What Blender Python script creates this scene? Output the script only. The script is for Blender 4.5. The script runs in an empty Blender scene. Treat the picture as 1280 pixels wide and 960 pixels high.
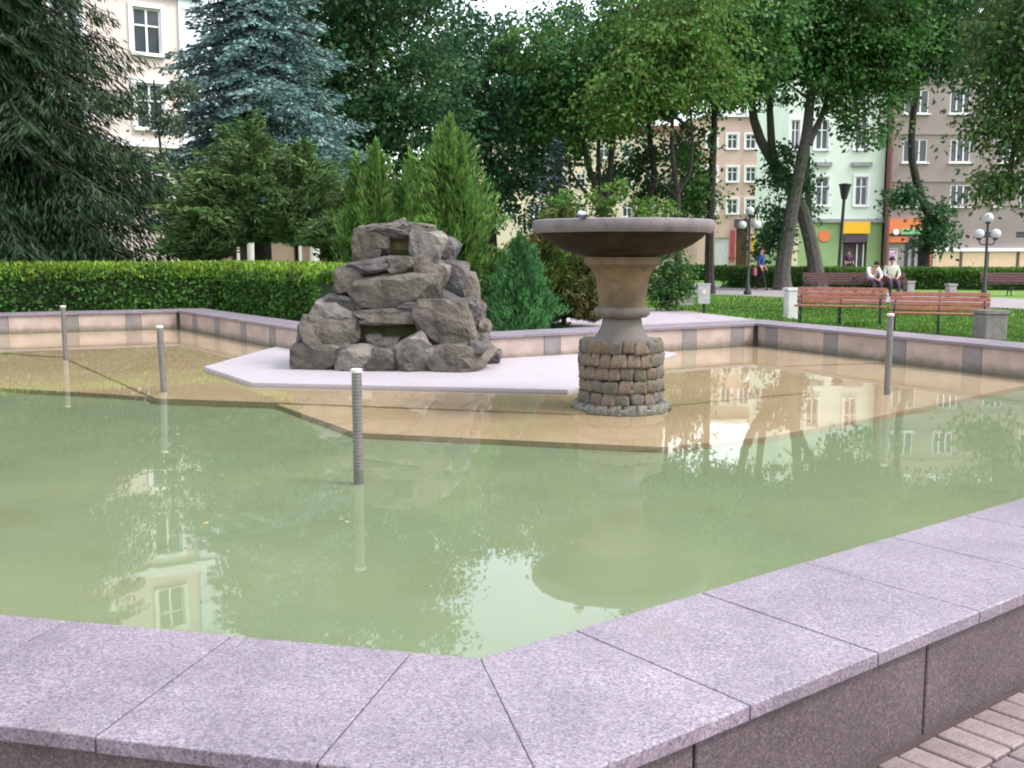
import bpy, bmesh, math, random
import numpy as np
from mathutils import Vector, Matrix, noise
from mathutils.geometry import tessellate_polygon
S = bpy.context.scene
COL = S.collection
R = math.radians
RND = random.Random(11)
NP = np.random.default_rng(5)

# ------------------------------------------------------------------ camera
FPX, HORIZ, CH = 1300.0, 315.0, 1.58
PITCH = math.atan((480 - HORIZ) / FPX)
cam_d = bpy.data.cameras.new('camera'); cam = bpy.data.objects.new('camera', cam_d); COL.objects.link(cam)
cam.location = (0, 0, CH); cam.rotation_euler = (math.pi / 2 - PITCH, 0, 0)
cam_d.sensor_width = 36; cam_d.lens = 36 * FPX / 1280; cam_d.clip_start = .05; cam_d.clip_end = 3000
S.camera = cam
# ------------------------------------------------------------------ light
SUN_EL, SUN_AZ = R(52), R(104)         # azimuth clockwise from +Y
W = bpy.data.worlds.new('World'); S.world = W; W.use_nodes = True
wn, wl = W.node_tree.nodes, W.node_tree.links
bg = wn['Background']; bg.inputs[1].default_value = .15
sky = wn.new('ShaderNodeTexSky'); sky.sky_type = 'NISHITA'; sky.sun_disc = False
sky.sun_elevation = SUN_EL; sky.sun_rotation = SUN_AZ; sky.dust_density = 4; sky.air_density = 1.4
hs = wn.new('ShaderNodeHueSaturation'); hs.inputs['Saturation'].default_value = .55; hs.inputs['Value'].default_value = 2.0
tcw = wn.new('ShaderNodeTexCoord'); cn = wn.new('ShaderNodeTexNoise'); cn.inputs['Scale'].default_value = 2.6; cn.inputs['Detail'].default_value = 5
cr = wn.new('ShaderNodeValToRGB'); cr.color_ramp.elements[0].position = .36; cr.color_ramp.elements[1].position = .6
cm = wn.new('ShaderNodeMixRGB'); cm.inputs[2].default_value = (6.6, 6.8, 7.1, 1)
wl.new(sky.outputs[0], hs.inputs['Color']); wl.new(tcw.outputs['Generated'], cn.inputs['Vector']); wl.new(cn.outputs['Fac'], cr.inputs[0])
wl.new(cr.outputs[0], cm.inputs[0]); wl.new(hs.outputs[0], cm.inputs[1]); wl.new(cm.outputs[0], bg.inputs[0])
sd = bpy.data.lights.new('sun', 'SUN'); sd.energy = 1.4; sd.angle = R(18); sd.color = (1, .97, .92)
so = bpy.data.objects.new('sun', sd); COL.objects.link(so)
so.rotation_euler = Vector((math.sin(SUN_AZ) * math.cos(SUN_EL), math.cos(SUN_AZ) * math.cos(SUN_EL), math.sin(SUN_EL))).to_track_quat('Z', 'Y').to_euler()
S.view_settings.view_transform = 'Standard'; S.view_settings.look = 'None'; S.view_settings.gamma = 1
S.view_settings.exposure = 1.0
S.render.engine = 'CYCLES'; S.cycles.use_denoising = True
S.cycles.filter_width = 1.9; S.cycles.max_bounces = 6; S.cycles.transparent_max_bounces = 12; S.cycles.caustics_reflective = False; S.cycles.caustics_refractive = False

# ------------------------------------------------------------------ picture measurements -> places
CP, SP = math.cos(PITCH), math.sin(PITCH)
def ray(px, py):
    u = (px - 640) / FPX; v = -(py - 480) / FPX
    return np.array([u, CP + v * SP, -SP + v * CP])
def G(px, py, z=0.0):                       # where a picture point meets height z
    d = ray(px, py); t = (z - CH) / d[2]
    return np.array([d[0] * t, d[1] * t])
def P(px, py, Y):                           # where a picture point is at distance Y
    d = ray(px, py); t = Y / d[1]
    return np.array([d[0] * t, Y, CH + d[2] * t])

# ------------------------------------------------------------------ materials
def mat(name, col, rough=.7, var=.15, scale=6, bump=0, bscale=40, col2=None, island=False, trans=0, metal=0, spec=.4, hue=0, detail=5):
    m = bpy.data.materials.new(name); m.use_nodes = True
    n, l = m.node_tree.nodes, m.node_tree.links
    b = n['Principled BSDF']; b.inputs['Roughness'].default_value = rough; b.inputs['Metallic'].default_value = metal
    b.inputs['Specular IOR Level'].default_value = spec
    tc = n.new('ShaderNodeTexCoord')
    tx = n.new('ShaderNodeTexNoise'); tx.inputs['Scale'].default_value = scale; tx.inputs['Detail'].default_value = detail
    l.new(tc.outputs['Object'], tx.inputs['Vector'])
    rp = n.new('ShaderNodeValToRGB'); rp.color_ramp.elements[0].position = .3; rp.color_ramp.elements[1].position = .7
    c = np.array(col); c2 = np.array(col2) if col2 is not None else c * (1 + var)
    c1 = c if col2 is not None else c * (1 - var)
    rp.color_ramp.elements[0].color = (*c1, 1); rp.color_ramp.elements[1].color = (*c2, 1)
    l.new(tx.outputs['Fac'], rp.inputs[0]); out = rp.outputs[0]
    if island:
        gi = n.new('ShaderNodeNewGeometry'); hv = n.new('ShaderNodeHueSaturation')
        mr = n.new('ShaderNodeMapRange'); mr.inputs['To Min'].default_value = .6; mr.inputs['To Max'].default_value = 1.45
        l.new(gi.outputs['Random Per Island'], mr.inputs['Value']); l.new(mr.outputs[0], hv.inputs['Value'])
        mh = n.new('ShaderNodeMapRange'); mh.inputs['To Min'].default_value = .5 - hue; mh.inputs['To Max'].default_value = .5 + hue
        mm = n.new('ShaderNodeMath'); mm.operation = 'FRACT'; mx = n.new('ShaderNodeMath'); mx.operation = 'MULTIPLY'; mx.inputs[1].default_value = 17.3
        l.new(gi.outputs['Random Per Island'], mx.inputs[0]); l.new(mx.outputs[0], mm.inputs[0]); l.new(mm.outputs[0], mh.inputs['Value'])
        l.new(mh.outputs[0], hv.inputs['Hue']); l.new(out, hv.inputs['Color']); out = hv.outputs[0]
    l.new(out, b.inputs['Base Color'])
    if bump:
        t2 = n.new('ShaderNodeTexNoise'); t2.inputs['Scale'].default_value = bscale; t2.inputs['Detail'].default_value = 6
        l.new(tc.outputs['Object'], t2.inputs['Vector'])
        bp = n.new('ShaderNodeBump'); bp.inputs['Strength'].default_value = bump; bp.inputs['Distance'].default_value = .05 if 'rock' in name else .02
        l.new(t2.outputs['Fac'], bp.inputs['Height']); l.new(bp.outputs[0], b.inputs['Normal'])
    if trans:
        t = n.new('ShaderNodeBsdfTranslucent'); mi = n.new('ShaderNodeMixShader'); mi.inputs[0].default_value = trans
        l.new(out, t.inputs['Color']); l.new(b.outputs[0], mi.inputs[1]); l.new(t.outputs[0], mi.inputs[2])
        l.new(mi.outputs[0], n['Material Output'].inputs['Surface'])
    return m

def granite(name, cols, scale=140, rough=.45, blotch=.12, bump=.08):
    m = bpy.data.materials.new(name); m.use_nodes = True
    n, l = m.node_tree.nodes, m.node_tree.links; b = n['Principled BSDF']; b.inputs['Roughness'].default_value = rough
    tc = n.new('ShaderNodeTexCoord'); v = n.new('ShaderNodeTexVoronoi'); v.inputs['Scale'].default_value = scale
    l.new(tc.outputs['Object'], v.inputs['Vector'])
    sp = n.new('ShaderNodeSeparateColor'); l.new(v.outputs['Color'], sp.inputs[0])
    rp = n.new('ShaderNodeValToRGB'); e = rp.color_ramp.elements; rp.color_ramp.interpolation = 'CONSTANT'
    for i, (p, c) in enumerate(cols):
        x = e[i] if i < 2 else e.new(p); x.position = p; x.color = (*c, 1)
    l.new(sp.outputs[0], rp.inputs[0])
    v2 = n.new('ShaderNodeTexNoise'); v2.inputs['Scale'].default_value = 3; v2.inputs['Detail'].default_value = 7; v2.inputs['Roughness'].default_value = .65
    l.new(tc.outputs['Object'], v2.inputs['Vector'])
    mr = n.new('ShaderNodeMapRange'); mr.inputs['From Min'].default_value = .3; mr.inputs['From Max'].default_value = .7
    mr.inputs['To Min'].default_value = 1 - blotch; mr.inputs['To Max'].default_value = 1 + blotch
    oi = n.new('ShaderNodeObjectInfo'); mo = n.new('ShaderNodeMapRange'); mo.inputs['To Min'].default_value = .93; mo.inputs['To Max'].default_value = 1.07
    l.new(oi.outputs['Random'], mo.inputs['Value']); mu = n.new('ShaderNodeMath'); mu.operation = 'MULTIPLY'
    l.new(v2.outputs['Fac'], mr.inputs['Value']); l.new(mr.outputs[0], mu.inputs[0]); l.new(mo.outputs[0], mu.inputs[1])
    hv = n.new('ShaderNodeHueSaturation'); l.new(mu.outputs[0], hv.inputs['Value']); l.new(rp.outputs[0], hv.inputs['Color'])
    l.new(hv.outputs[0], b.inputs['Base Color'])
    bp = n.new('ShaderNodeBump'); bp.inputs['Strength'].default_value = bump; bp.inputs['Distance'].default_value = .004
    l.new(v.outputs['Distance'], bp.inputs['Height']); l.new(bp.outputs[0], b.inputs['Normal'])
    return m

M = {}
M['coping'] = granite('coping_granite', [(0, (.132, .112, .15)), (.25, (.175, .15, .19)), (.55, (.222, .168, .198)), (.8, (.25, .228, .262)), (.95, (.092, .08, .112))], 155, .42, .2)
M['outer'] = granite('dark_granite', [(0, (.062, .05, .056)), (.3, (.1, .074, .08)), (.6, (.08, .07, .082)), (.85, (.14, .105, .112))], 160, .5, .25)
M['pink'] = mat('pink_panel', (.3, .235, .205), .6, 0, 3, .05, col2=(.44, .35, .32), detail=9)
M['grey'] = mat('grey_panel', (.2, .18, .185), .6, .12, 6, .05)
M['core'] = mat('concrete_core', (.1, .085, .08), .9)
M['tan'] = mat('tan_floor', (.54, .335, .21), .8, 0, .9, .05, 12, col2=(.62, .43, .29), detail=9)
M['deep'] = mat('algae_floor', (.185, .245, .145), .9, 0, .5, 0, 12, col2=(.285, .315, .185), detail=9)
M['white_slab'] = granite('pale_slab', [(0, (.31, .275, .31)), (.3, (.345, .31, .345)), (.7, (.38, .35, .38))], 120, .5, .06)
M['rock'] = mat('rock', (.042, .035, .029), .9, 0, 3.2, 1, 14, col2=(.15, .128, .112), detail=10)
M['rock_moss'] = mat('mossy_rock', (.035, .045, .014), .95, 0, 3, 1, 14, col2=(.1, .1, .04))
M['rock_light'] = mat('pale_rock', (.08, .07, .063), .9, 0, 3.2, 1, 14, col2=(.23, .203, .19), detail=9)
M['rock_dark'] = mat('dark_rock', (.035, .032, .034), .9, 0, 3, 1, 12, col2=(.11, .102, .1), detail=9)
M['bowl'] = mat('bowl_stone', (.012, .01, .007), .85, 0, 4, .4, 30, col2=(.05, .034, .02), detail=8, spec=.1)
M['bowl_rim'] = mat('rim_stone', (.15, .125, .135), .6, .15, 6, .3, 30)
M['stem'] = mat('stem_stone', (.04, .034, .02), .75, 0, 2.6, .4, 30, col2=(.24, .155, .09), detail=8)
M['collar'] = mat('collar_stone', (.08, .067, .06), .7, 0, 5, .4, 30, col2=(.17, .145, .13))
M['mortar'] = mat('mortar', (.04, .033, .03), .95)
def cobble_mat(nm, a, b): return mat(nm, a, .8, 0, 9, .7, 40, col2=b, detail=8)
M['cob'] = [cobble_mat('cobble_a', (.07, .055, .04), (.17, .138, .1)), cobble_mat('cobble_b', (.085, .062, .045), (.19, .145, .105)),
            cobble_mat('cobble_c', (.06, .054, .04), (.15, .132, .1)), cobble_mat('cobble_d', (.07, .06, .053), (.16, .138, .122))]
M['wetcob'] = mat('wet_cobble', (.06, .06, .05), .5, 0, 9, .6, 40, col2=(.16, .15, .12))
M['steel'] = mat('weathered_pipe', (.15, .14, .135), .5, .15, 20, .1, 60, metal=.3)
M['cap'] = mat('pipe_cap', (.55, .52, .5), .5, .1)
M['brick'] = [mat('paver_a', (.19, .145, .145), .85, .18, 12, .4, 60), mat('paver_b', (.22, .172, .172), .85, .18, 12, .4, 60), mat('paver_c', (.165, .128, .135), .85, .18, 12, .4, 60)]
M['joint'] = mat('joint_sand', (.06, .045, .04), .95, .2, 20)
M['white'] = mat('white_paint', (.78, .78, .8), .5, .05)
M['glass'] = mat('window_glass', (.05, .06, .07), .08, .2, 1, spec=.6)
M['iron'] = mat('cast_iron', (.02, .02, .022), .5, .2, 20)
M['lampgrey'] = mat('lamp_metal', (.035, .04, .045), .5, .2)
M['globe'] = mat('lamp_globe', (.55, .56, .6), .25, .03)
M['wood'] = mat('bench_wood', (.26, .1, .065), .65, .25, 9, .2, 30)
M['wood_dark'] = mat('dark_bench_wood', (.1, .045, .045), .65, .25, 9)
M['bark'] = mat('bark', (.035, .03, .028), .95, .35, 7, .8, 14)
M['bark_grey'] = mat('grey_bark', (.09, .085, .075), .95, .3, 7, .8, 14)
M['concrete'] = mat('concrete', (.34, .32, .31), .9, .15, 5, .4, 30)
M['concrete_dark'] = mat('grey_concrete', (.17, .155, .15), .9, .2, 8, .5, 40)
M['concrete_pale'] = mat('pale_concrete', (.55, .54, .52), .9, .1, 5, .4, 30)
M['leaf'] = {}
def leafm(nm, c, hue=.03, tr=.3, big=.35, c2=None):
    c = np.array(c); M[nm] = mat(nm, c * (1 - big), .55, 0, .9, col2=(c * (1 + big) if c2 is None else c2), island=True, hue=hue, trans=tr, spec=.25); return M[nm]
leafm('lf_mid', (.058, .145, .036), tr=.38); leafm('lf_dark', (.04, .108, .038), tr=.38); leafm('lf_light', (.1, .195, .04), tr=.38); leafm('lf_blueg', (.045, .122, .06), tr=.38)
leafm('lf_red', (.052, .135, .032), c2=(.08, .135, .038), hue=.035)
leafm('nd_dark', (.012, .034, .01), tr=.1); leafm('nd_blue', (.135, .23, .22), tr=.1, big=.25); leafm('nd_blue_dark', (.03, .07, .075), tr=.1, big=.25)
leafm('nd_thuja', (.105, .205, .045), tr=.3); leafm('nd_dwarf', (.06, .19, .055), tr=.25); leafm('nd_jun', (.07, .18, .048), tr=.22, c2=(.105, .16, .055), hue=.03)
leafm('nd_junlight', (.1, .18, .035), tr=.2, c2=(.13, .11, .04)); leafm('lf_hedge', (.055, .14, .024), hue=.02); leafm('lf_hedge_top', (.16, .27, .03), hue=.02)
leafm('lf_sap', (.1, .15, .09), big=.3)
leafm('grass_blade', (.085, .18, .028), tr=.2)
M['red_bloom'] = mat('red_bloom', (.4, .03, .02), .6)

def stain(m, build):
    n, l = m.node_tree.nodes, m.node_tree.links; b = n['Principled BSDF']; src = b.inputs['Base Color'].links[0].from_socket
    mx = n.new('ShaderNodeMixRGB'); l.new(src, mx.inputs[1]); build(n, l, mx); l.new(mx.outputs[0], b.inputs['Base Color'])
def waterline(n, l, mx):                                   # dirt left by the water, a ragged band just above the pool level
    mx.inputs[2].default_value = (.09, .085, .05, 1)
    tc = n.new('ShaderNodeTexCoord'); sx = n.new('ShaderNodeSeparateXYZ'); l.new(tc.outputs['Object'], sx.inputs[0])
    nz = n.new('ShaderNodeTexNoise'); nz.inputs['Scale'].default_value = 9; nz.inputs['Detail'].default_value = 6; l.new(tc.outputs['Object'], nz.inputs['Vector'])
    ad = n.new('ShaderNodeMath'); ad.operation = 'MULTIPLY_ADD'; ad.inputs[1].default_value = -.14; l.new(nz.outputs['Fac'], ad.inputs[0]); l.new(sx.outputs['Z'], ad.inputs[2])
    mr = n.new('ShaderNodeMapRange'); mr.inputs['From Min'].default_value = -.06; mr.inputs['From Max'].default_value = .05; mr.inputs['To Min'].default_value = .75; mr.inputs['To Max'].default_value = 0
    l.new(ad.outputs[0], mr.inputs['Value']); l.new(mr.outputs[0], mx.inputs[0])
def patches(col, scale, lo, hi, amt):
    def f(n, l, mx):
        mx.inputs[2].default_value = (*col, 1); tc = n.new('ShaderNodeTexCoord'); nz = n.new('ShaderNodeTexNoise'); nz.inputs['Scale'].default_value = scale; nz.inputs['Detail'].default_value = 9; nz.inputs['Roughness'].default_value = .6
        l.new(tc.outputs['Object'], nz.inputs['Vector']); mr = n.new('ShaderNodeMapRange'); mr.inputs['From Min'].default_value = lo; mr.inputs['From Max'].default_value = hi; mr.inputs['To Max'].default_value = amt
        l.new(nz.outputs['Fac'], mr.inputs['Value']); l.new(mr.outputs[0], mx.inputs[0])
    return f
stain(M['pink'], waterline); stain(M['grey'], waterline)
stain(M['tan'], patches((.36, .34, .16), .5, .48, .72, .5)); stain(M['deep'], patches((.2, .2, .1), 1.3, .5, .75, .6))
stain(M['coping'], patches((.17, .145, .15), 1.6, .52, .75, .45)); stain(M['white_slab'], patches((.3, .27, .22), 1.2, .5, .75, .4))
for k_ in ('rock', 'rock_light'): stain(M[k_], patches((.045, .052, .026), 1.4, .54, .68, .4))
for k_ in ('bowl_rim', 'collar', 'stem'): stain(M[k_], patches((.05, .05, .03), 5, .52, .7, .6))
for k_ in range(4): stain(M['cob'][k_], patches((.05, .06, .03), 3, .5, .7, .5))
for k_ in ('brick',): [stain(q_, patches((.09, .075, .06), 4, .5, .7, .5)) for q_ in M['brick']]

# ------------------------------------------------------------------ object helpers
def new_mesh(name, V, F, m, smooth=False):
    me = bpy.data.meshes.new(name); me.from_pydata([tuple(v) for v in V], [], F)
    for x in (m if isinstance(m, (list, tuple)) else [m]):
        if x: me.materials.append(x)
    if smooth: me.polygons.foreach_set('use_smooth', [True] * len(me.polygons))
    me.update(); return me
def link(name, me, parent=None, loc=(0, 0, 0), rot=(0, 0, 0), scale=(1, 1, 1)):
    o = bpy.data.objects.new(name, me); COL.objects.link(o)
    o.location = loc; o.rotation_euler = rot; o.scale = scale
    if parent is not None: o.parent = parent
    return o
def tag(o, label, cat, group=None):
    o['label'] = label; o['category'] = cat
    if group: o['group'] = group
    return o
def thing(name, label, cat, loc=(0, 0, 0), rz=0, group=None):
    o = bpy.data.objects.new(name, None); COL.objects.link(o); o.location = loc; o.rotation_euler = (0, 0, rz); o.empty_display_size = .2
    return tag(o, label, cat, group)
def struct(o): o['kind'] = 'structure'; return o
def copy_tree(o, parent=None):
    c = o.copy(); COL.objects.link(c)
    if parent is not None: c.parent = parent
    for ch in list(o.children): copy_tree(ch, c)
    return c
def bevel(o, w=.006, seg=1):
    md = o.modifiers.new('bevel', 'BEVEL'); md.width = w; md.segments = seg; md.limit_method = 'ANGLE'; return o

class MB:
    def __init__(s): s.V = []; s.F = []; s.mi = []
    def add(s, V, F, mi=0):
        n = len(s.V); s.V += [tuple(map(float, v)) for v in V]; s.F += [tuple(i + n for i in f) for f in F]; s.mi += [mi] * len(F); return s
    def box(s, c, d, rz=0, mi=0, rx=0):
        mt = Matrix.Translation(c) @ Matrix.Rotation(rz, 4, 'Z') @ Matrix.Rotation(rx, 4, 'X')
        V = [mt @ Vector((x * d[0] / 2, y * d[1] / 2, z * d[2] / 2)) for x in (-1, 1) for y in (-1, 1) for z in (-1, 1)]
        return s.add(V, [(0, 1, 3, 2), (4, 6, 7, 5), (0, 4, 5, 1), (2, 3, 7, 6), (0, 2, 6, 4), (1, 5, 7, 3)], mi)
    def prism(s, poly, z0, z1, mi=0, bottom=True):
        n = len(poly); V = [(p[0], p[1], z1) for p in poly] + [(p[0], p[1], z0) for p in poly]
        a = sum(poly[i][0] * poly[(i + 1) % n][1] - poly[(i + 1) % n][0] * poly[i][1] for i in range(n))
        idx = list(range(n)) if a > 0 else list(range(n))[::-1]
        F = []
        for t in tessellate_polygon([[Vector((p[0], p[1], 0)) for p in poly]]):
            A, B, C_ = (poly[i] for i in t); ar = (B[0] - A[0]) * (C_[1] - A[1]) - (B[1] - A[1]) * (C_[0] - A[0])
            t = t if ar > 0 else t[::-1]; F.append(tuple(t))
            if bottom: F.append(tuple(i + n for i in t[::-1]))
        for k in range(n):
            i, j = idx[k], idx[(k + 1) % n]; F.append((i, i + n, j + n, j))
        return s.add(V, F, mi)
    def tube(s, pts, rad, n=8, cap=True, mi=0):
        pts = [Vector(p) for p in pts]; rad = rad if hasattr(rad, '__len__') else [rad] * len(pts)
        V = []; F = []; up = Vector((.13, .21, .97)) if abs((pts[-1] - pts[0]).normalized().z) < .9 else Vector((1, .1, 0))
        for i, p in enumerate(pts):
            t = (pts[min(i + 1, len(pts) - 1)] - pts[max(i - 1, 0)]).normalized(); a = t.cross(up).normalized(); b = t.cross(a)
            for k in range(n):
                q = 2 * math.pi * k / n; V.append(p + a * rad[i] * math.cos(q) + b * rad[i] * math.sin(q))
        for i in range(len(pts) - 1):
            for k in range(n): F.append((i * n + k, i * n + (k + 1) % n, (i + 1) * n + (k + 1) % n, (i + 1) * n + k))
        if cap: F += [tuple(range(n))[::-1], tuple(range((len(pts) - 1) * n, len(pts) * n))]
        return s.add(V, F, mi)
    def lathe(s, prof, n=40, c=(0, 0, 0), mi=0):
        V = []; F = []; m = len(prof)
        for r, z in prof:
            for k in range(n):
                q = 2 * math.pi * k / n; V.append((c[0] + r * math.cos(q), c[1] + r * math.sin(q), c[2] + z))
        for i in range(m - 1):
            for k in range(n): F.append((i * n + k, i * n + (k + 1) % n, (i + 1) * n + (k + 1) % n, (i + 1) * n + k))
        F += [tuple(range(n))[::-1], tuple(range((m - 1) * n, m * n))]
        return s.add(V, F, mi)
    def build(s, name, m, parent=None, smooth=False, loc=(0, 0, 0)):
        me = new_mesh(name, s.V, s.F, m, smooth)
        if isinstance(m, (list, tuple)) and len(m) > 1: me.polygons.foreach_set('material_index', s.mi)
        if smooth:
            try: me.set_sharp_from_angle(angle=R(38))
            except Exception: pass
        return link(name, me, parent, loc)

def quads(name, V, m, parent=None, loc=(0, 0, 0)):          # V: (n,4,3) leaf-sized faces
    n = len(V); me = bpy.data.meshes.new(name)
    me.vertices.add(4 * n); me.vertices.foreach_set('co', V.astype(np.float32).ravel())
    me.loops.add(4 * n); me.loops.foreach_set('vertex_index', np.arange(4 * n, dtype=np.int32))
    me.polygons.add(n); me.polygons.foreach_set('loop_start', np.arange(0, 4 * n, 4, dtype=np.int32))
    me.materials.append(m); me.update(calc_edges=True)
    return link(name, me, parent, loc)
def unit(a): return a / (np.linalg.norm(a, axis=-1, keepdims=True) + 1e-9)
def leafquads(C, A, L, Wd, rs=NP, fold=.25):               # centre, long axis, length, width -> folded diamonds
    n = len(C); A = unit(A); B = unit(np.cross(A, rs.normal(size=(n, 3)))); N = np.cross(A, B)
    L = np.broadcast_to(L, (n,))[:, None]; Wd = np.broadcast_to(Wd, (n,))[:, None]
    return np.stack([C - A * L / 2, C + B * Wd / 2 + N * Wd * fold, C + A * L / 2, C - B * Wd / 2 + N * Wd * fold], 1)

# ------------------------------------------------------------------ the basin: outline measured at the inner edge of its coping
ZC, WC, ZW = .37, .715, 0.0
def cross2(a, b): return a[0] * b[1] - a[1] * b[0]
def meet(p, d, q, e): return p + d * (cross2(q - p, e) / cross2(d, e))
C0 = G(600, 822, ZC); dL = G(0, 768, ZC) - C0; dL /= np.linalg.norm(dL); dR = G(1280, 622, ZC) - C0; dR /= np.linalg.norm(dR)
FRc = G(945, 404, ZC); dFR = G(1280, 435, ZC) - FRc; dFR /= np.linalg.norm(dFR)
FLc = G(222, 388, ZC); dFL = G(0, 393, ZC) - FLc; dFL /= np.linalg.norm(dFL)
dFN = G(380, 412, ZC) - FLc; dFN /= np.linalg.norm(dFN); dB = FRc - G(608, 420, ZC); dB /= np.linalg.norm(dB)
NC = meet(FLc, dFN, FRc, -dB)
OUT = [C0, C0 + dR * 6.6, FRc + dFR * 8.2, FRc, NC, FLc, FLc + dFL * 8, C0 + dL * 7.2]      # counter-clockwise
def offset(poly, d):                                        # grow (d > 0) a ccw outline
    n = len(poly); r = []
    for i in range(n):
        a, b, c = poly[i - 1], poly[i], poly[(i + 1) % n]
        u = (b - a) / np.linalg.norm(b - a); v = (c - b) / np.linalg.norm(c - b)
        nu = np.array([u[1], -u[0]]); nv = np.array([v[1], -v[0]])
        r.append(meet(b + nu * d, u, b + nv * d, v))
    return r
OO = offset(OUT, WC)
basin = thing('fountain_basin', 'large angular fountain basin with wide granite coping and pink inner walls', 'fountain basin')
NE = len(OUT)
first = [.379, .35, .4, .45, .3, .3, .4, .385]
for i in range(NE):
    a, b = OUT[i], OUT[(i + 1) % NE]; ao, bo = OO[i], OO[(i + 1) % NE]
    L = np.linalg.norm(b - a); u = (b - a) / L; nrm = np.array([u[1], -u[0]])
    s0 = float((ao - a) @ u); s1 = float((bo - a) @ u)
    if i == NE - 1: cuts = [L - .215 - .6 * k for k in range(int((L - .5) / .6), -1, -1)]
    else:
        st = .6; cuts = []; x = first[i]
        while x < min(L, s1) - .25: cuts.append(x); x += st
    cuts = [c for c in cuts if c > max(0, s0) + .1]
    bounds = [None] + cuts + [None]
    for k in range(len(bounds) - 1):
        g = .0025
        ga, gb = (.0006 if bounds[k] is None else g), (.0006 if bounds[k + 1] is None else g)
        i0, o0 = (ga, s0 + ga) if bounds[k] is None else (bounds[k] + g,) * 2
        i1, o1 = (L - gb, s1 - gb) if bounds[k + 1] is None else (bounds[k + 1] - g,) * 2
        poly = [a + u * i0, a + u * o0 + nrm * WC, a + u * o1 + nrm * WC, a + u * i1]
        dz = RND.uniform(-.0012, .0012)
        bevel(MB().prism(poly, ZC - .045 + dz, ZC + dz).build('coping_slab', M['coping'], basin), .004, 2)
    # core
    ca, cb = offset(OUT, .07), offset(OUT, WC - .075)
    MB().prism([ca[i], cb[i], cb[(i + 1) % NE], ca[(i + 1) % NE]], -.9, ZC - .047).build('wall_core', M['core'], basin)
    # inner panels: long pink ones with narrow grey ones between
    ia = a + nrm * .035; gw = .3
    def col_s(px, py):                                      # where a picture column crosses this wall
        d = ray(px, py); return float(np.linalg.solve(np.array([[u[0], -d[0]], [u[1], -d[1]]]), -ia)[0])
    gc = [col_s(*q) for q in {2: [(1215, 450), (1122, 440), (1038, 430), (964, 422)], 3: [(922, 422), (862, 425)], 4: [(340, 413), (304, 407), (271, 402), (243, 398)], 5: [(167, 402), (88, 404), (0, 407)]}.get(i, [])]
    if not gc: gc = [.5]
    while max(gc) + 1.35 < L: gc.append(max(gc) + 1.35)
    while min(gc) - 1.35 > 0: gc.append(min(gc) - 1.35)
    gc = sorted(gc); spans = []; e0 = .02
    for c_ in gc + [None]:
        e1 = L - .02 if c_ is None else c_ - gw / 2
        if e1 - e0 > .06:
            k_ = max(1, round((e1 - e0) / .75)); spans += [(e0 + (e1 - e0) * j / k_, e0 + (e1 - e0) * (j + 1) / k_, 'pink') for j in range(k_)]
        if c_ is not None: spans.append((max(e1, e0), min(e1 + gw, L - .02), 'grey')); e0 = e1 + gw
    for q0, q1, mm in spans:
        if q1 - q0 > .03:
            dd = .003 if mm == 'grey' else 0
            MB().prism([ia + u * (q0 + .004) - nrm * dd, ia + u * (q0 + .004) + nrm * .033, ia + u * (q1 - .004) + nrm * .033, ia + u * (q1 - .004) - nrm * dd], -.3, ZC - .048).build('inner_panel', M[mm], basin)
    # outer panels
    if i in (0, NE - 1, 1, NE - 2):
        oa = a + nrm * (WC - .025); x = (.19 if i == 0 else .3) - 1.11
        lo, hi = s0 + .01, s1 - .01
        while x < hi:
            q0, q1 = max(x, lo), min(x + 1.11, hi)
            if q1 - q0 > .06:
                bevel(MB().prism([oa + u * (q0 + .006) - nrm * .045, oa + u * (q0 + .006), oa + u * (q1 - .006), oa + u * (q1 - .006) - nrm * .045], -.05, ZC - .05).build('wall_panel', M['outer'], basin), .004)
            x += 1.11
# floors
fl = offset(OUT, .06)
MB().prism(fl, -1.0, -.1).build('basin_floor', M['deep'], basin)
far = [fl[2], fl[3], fl[4], fl[5], fl[6]]
def side_poly(front, z):
    return [G(x, y, z) for x, y in front] + [p + (p - NC) * .004 for p in far]
ZU, ZL = -.03, -.048
upper = [(-420, 430), (0, 441), (78, 446), (195, 498), (345, 503), (715, 517), (830, 507), (1012, 490), (982, 457), (1110, 453), (1420, 472)]
lower = [(-460, 470), (0, 485), (130, 492), (230, 499), (345, 505), (445, 541), (640, 550), (830, 559), (960, 546), (1090, 522), (1280, 482), (1430, 470)]
MB().prism(side_poly(lower, ZL), -.099, ZL).build('lower_terrace', M['tan'], basin)
MB().prism(side_poly(upper, ZU), -.098, ZU).build('upper_terrace', M['tan'], basin)
ZP = .035
plat = [G(x, y, ZP) for x, y in ((255, 458), (315, 478), (710, 487), (762, 470), (846, 441), (815, 437))] + [NC + np.array([.12, .1]), G(345, 433, ZP)]
bevel(MB().prism(plat, -.3, ZP).build('platform_slab', M['white_slab'], basin), .006)

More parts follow.
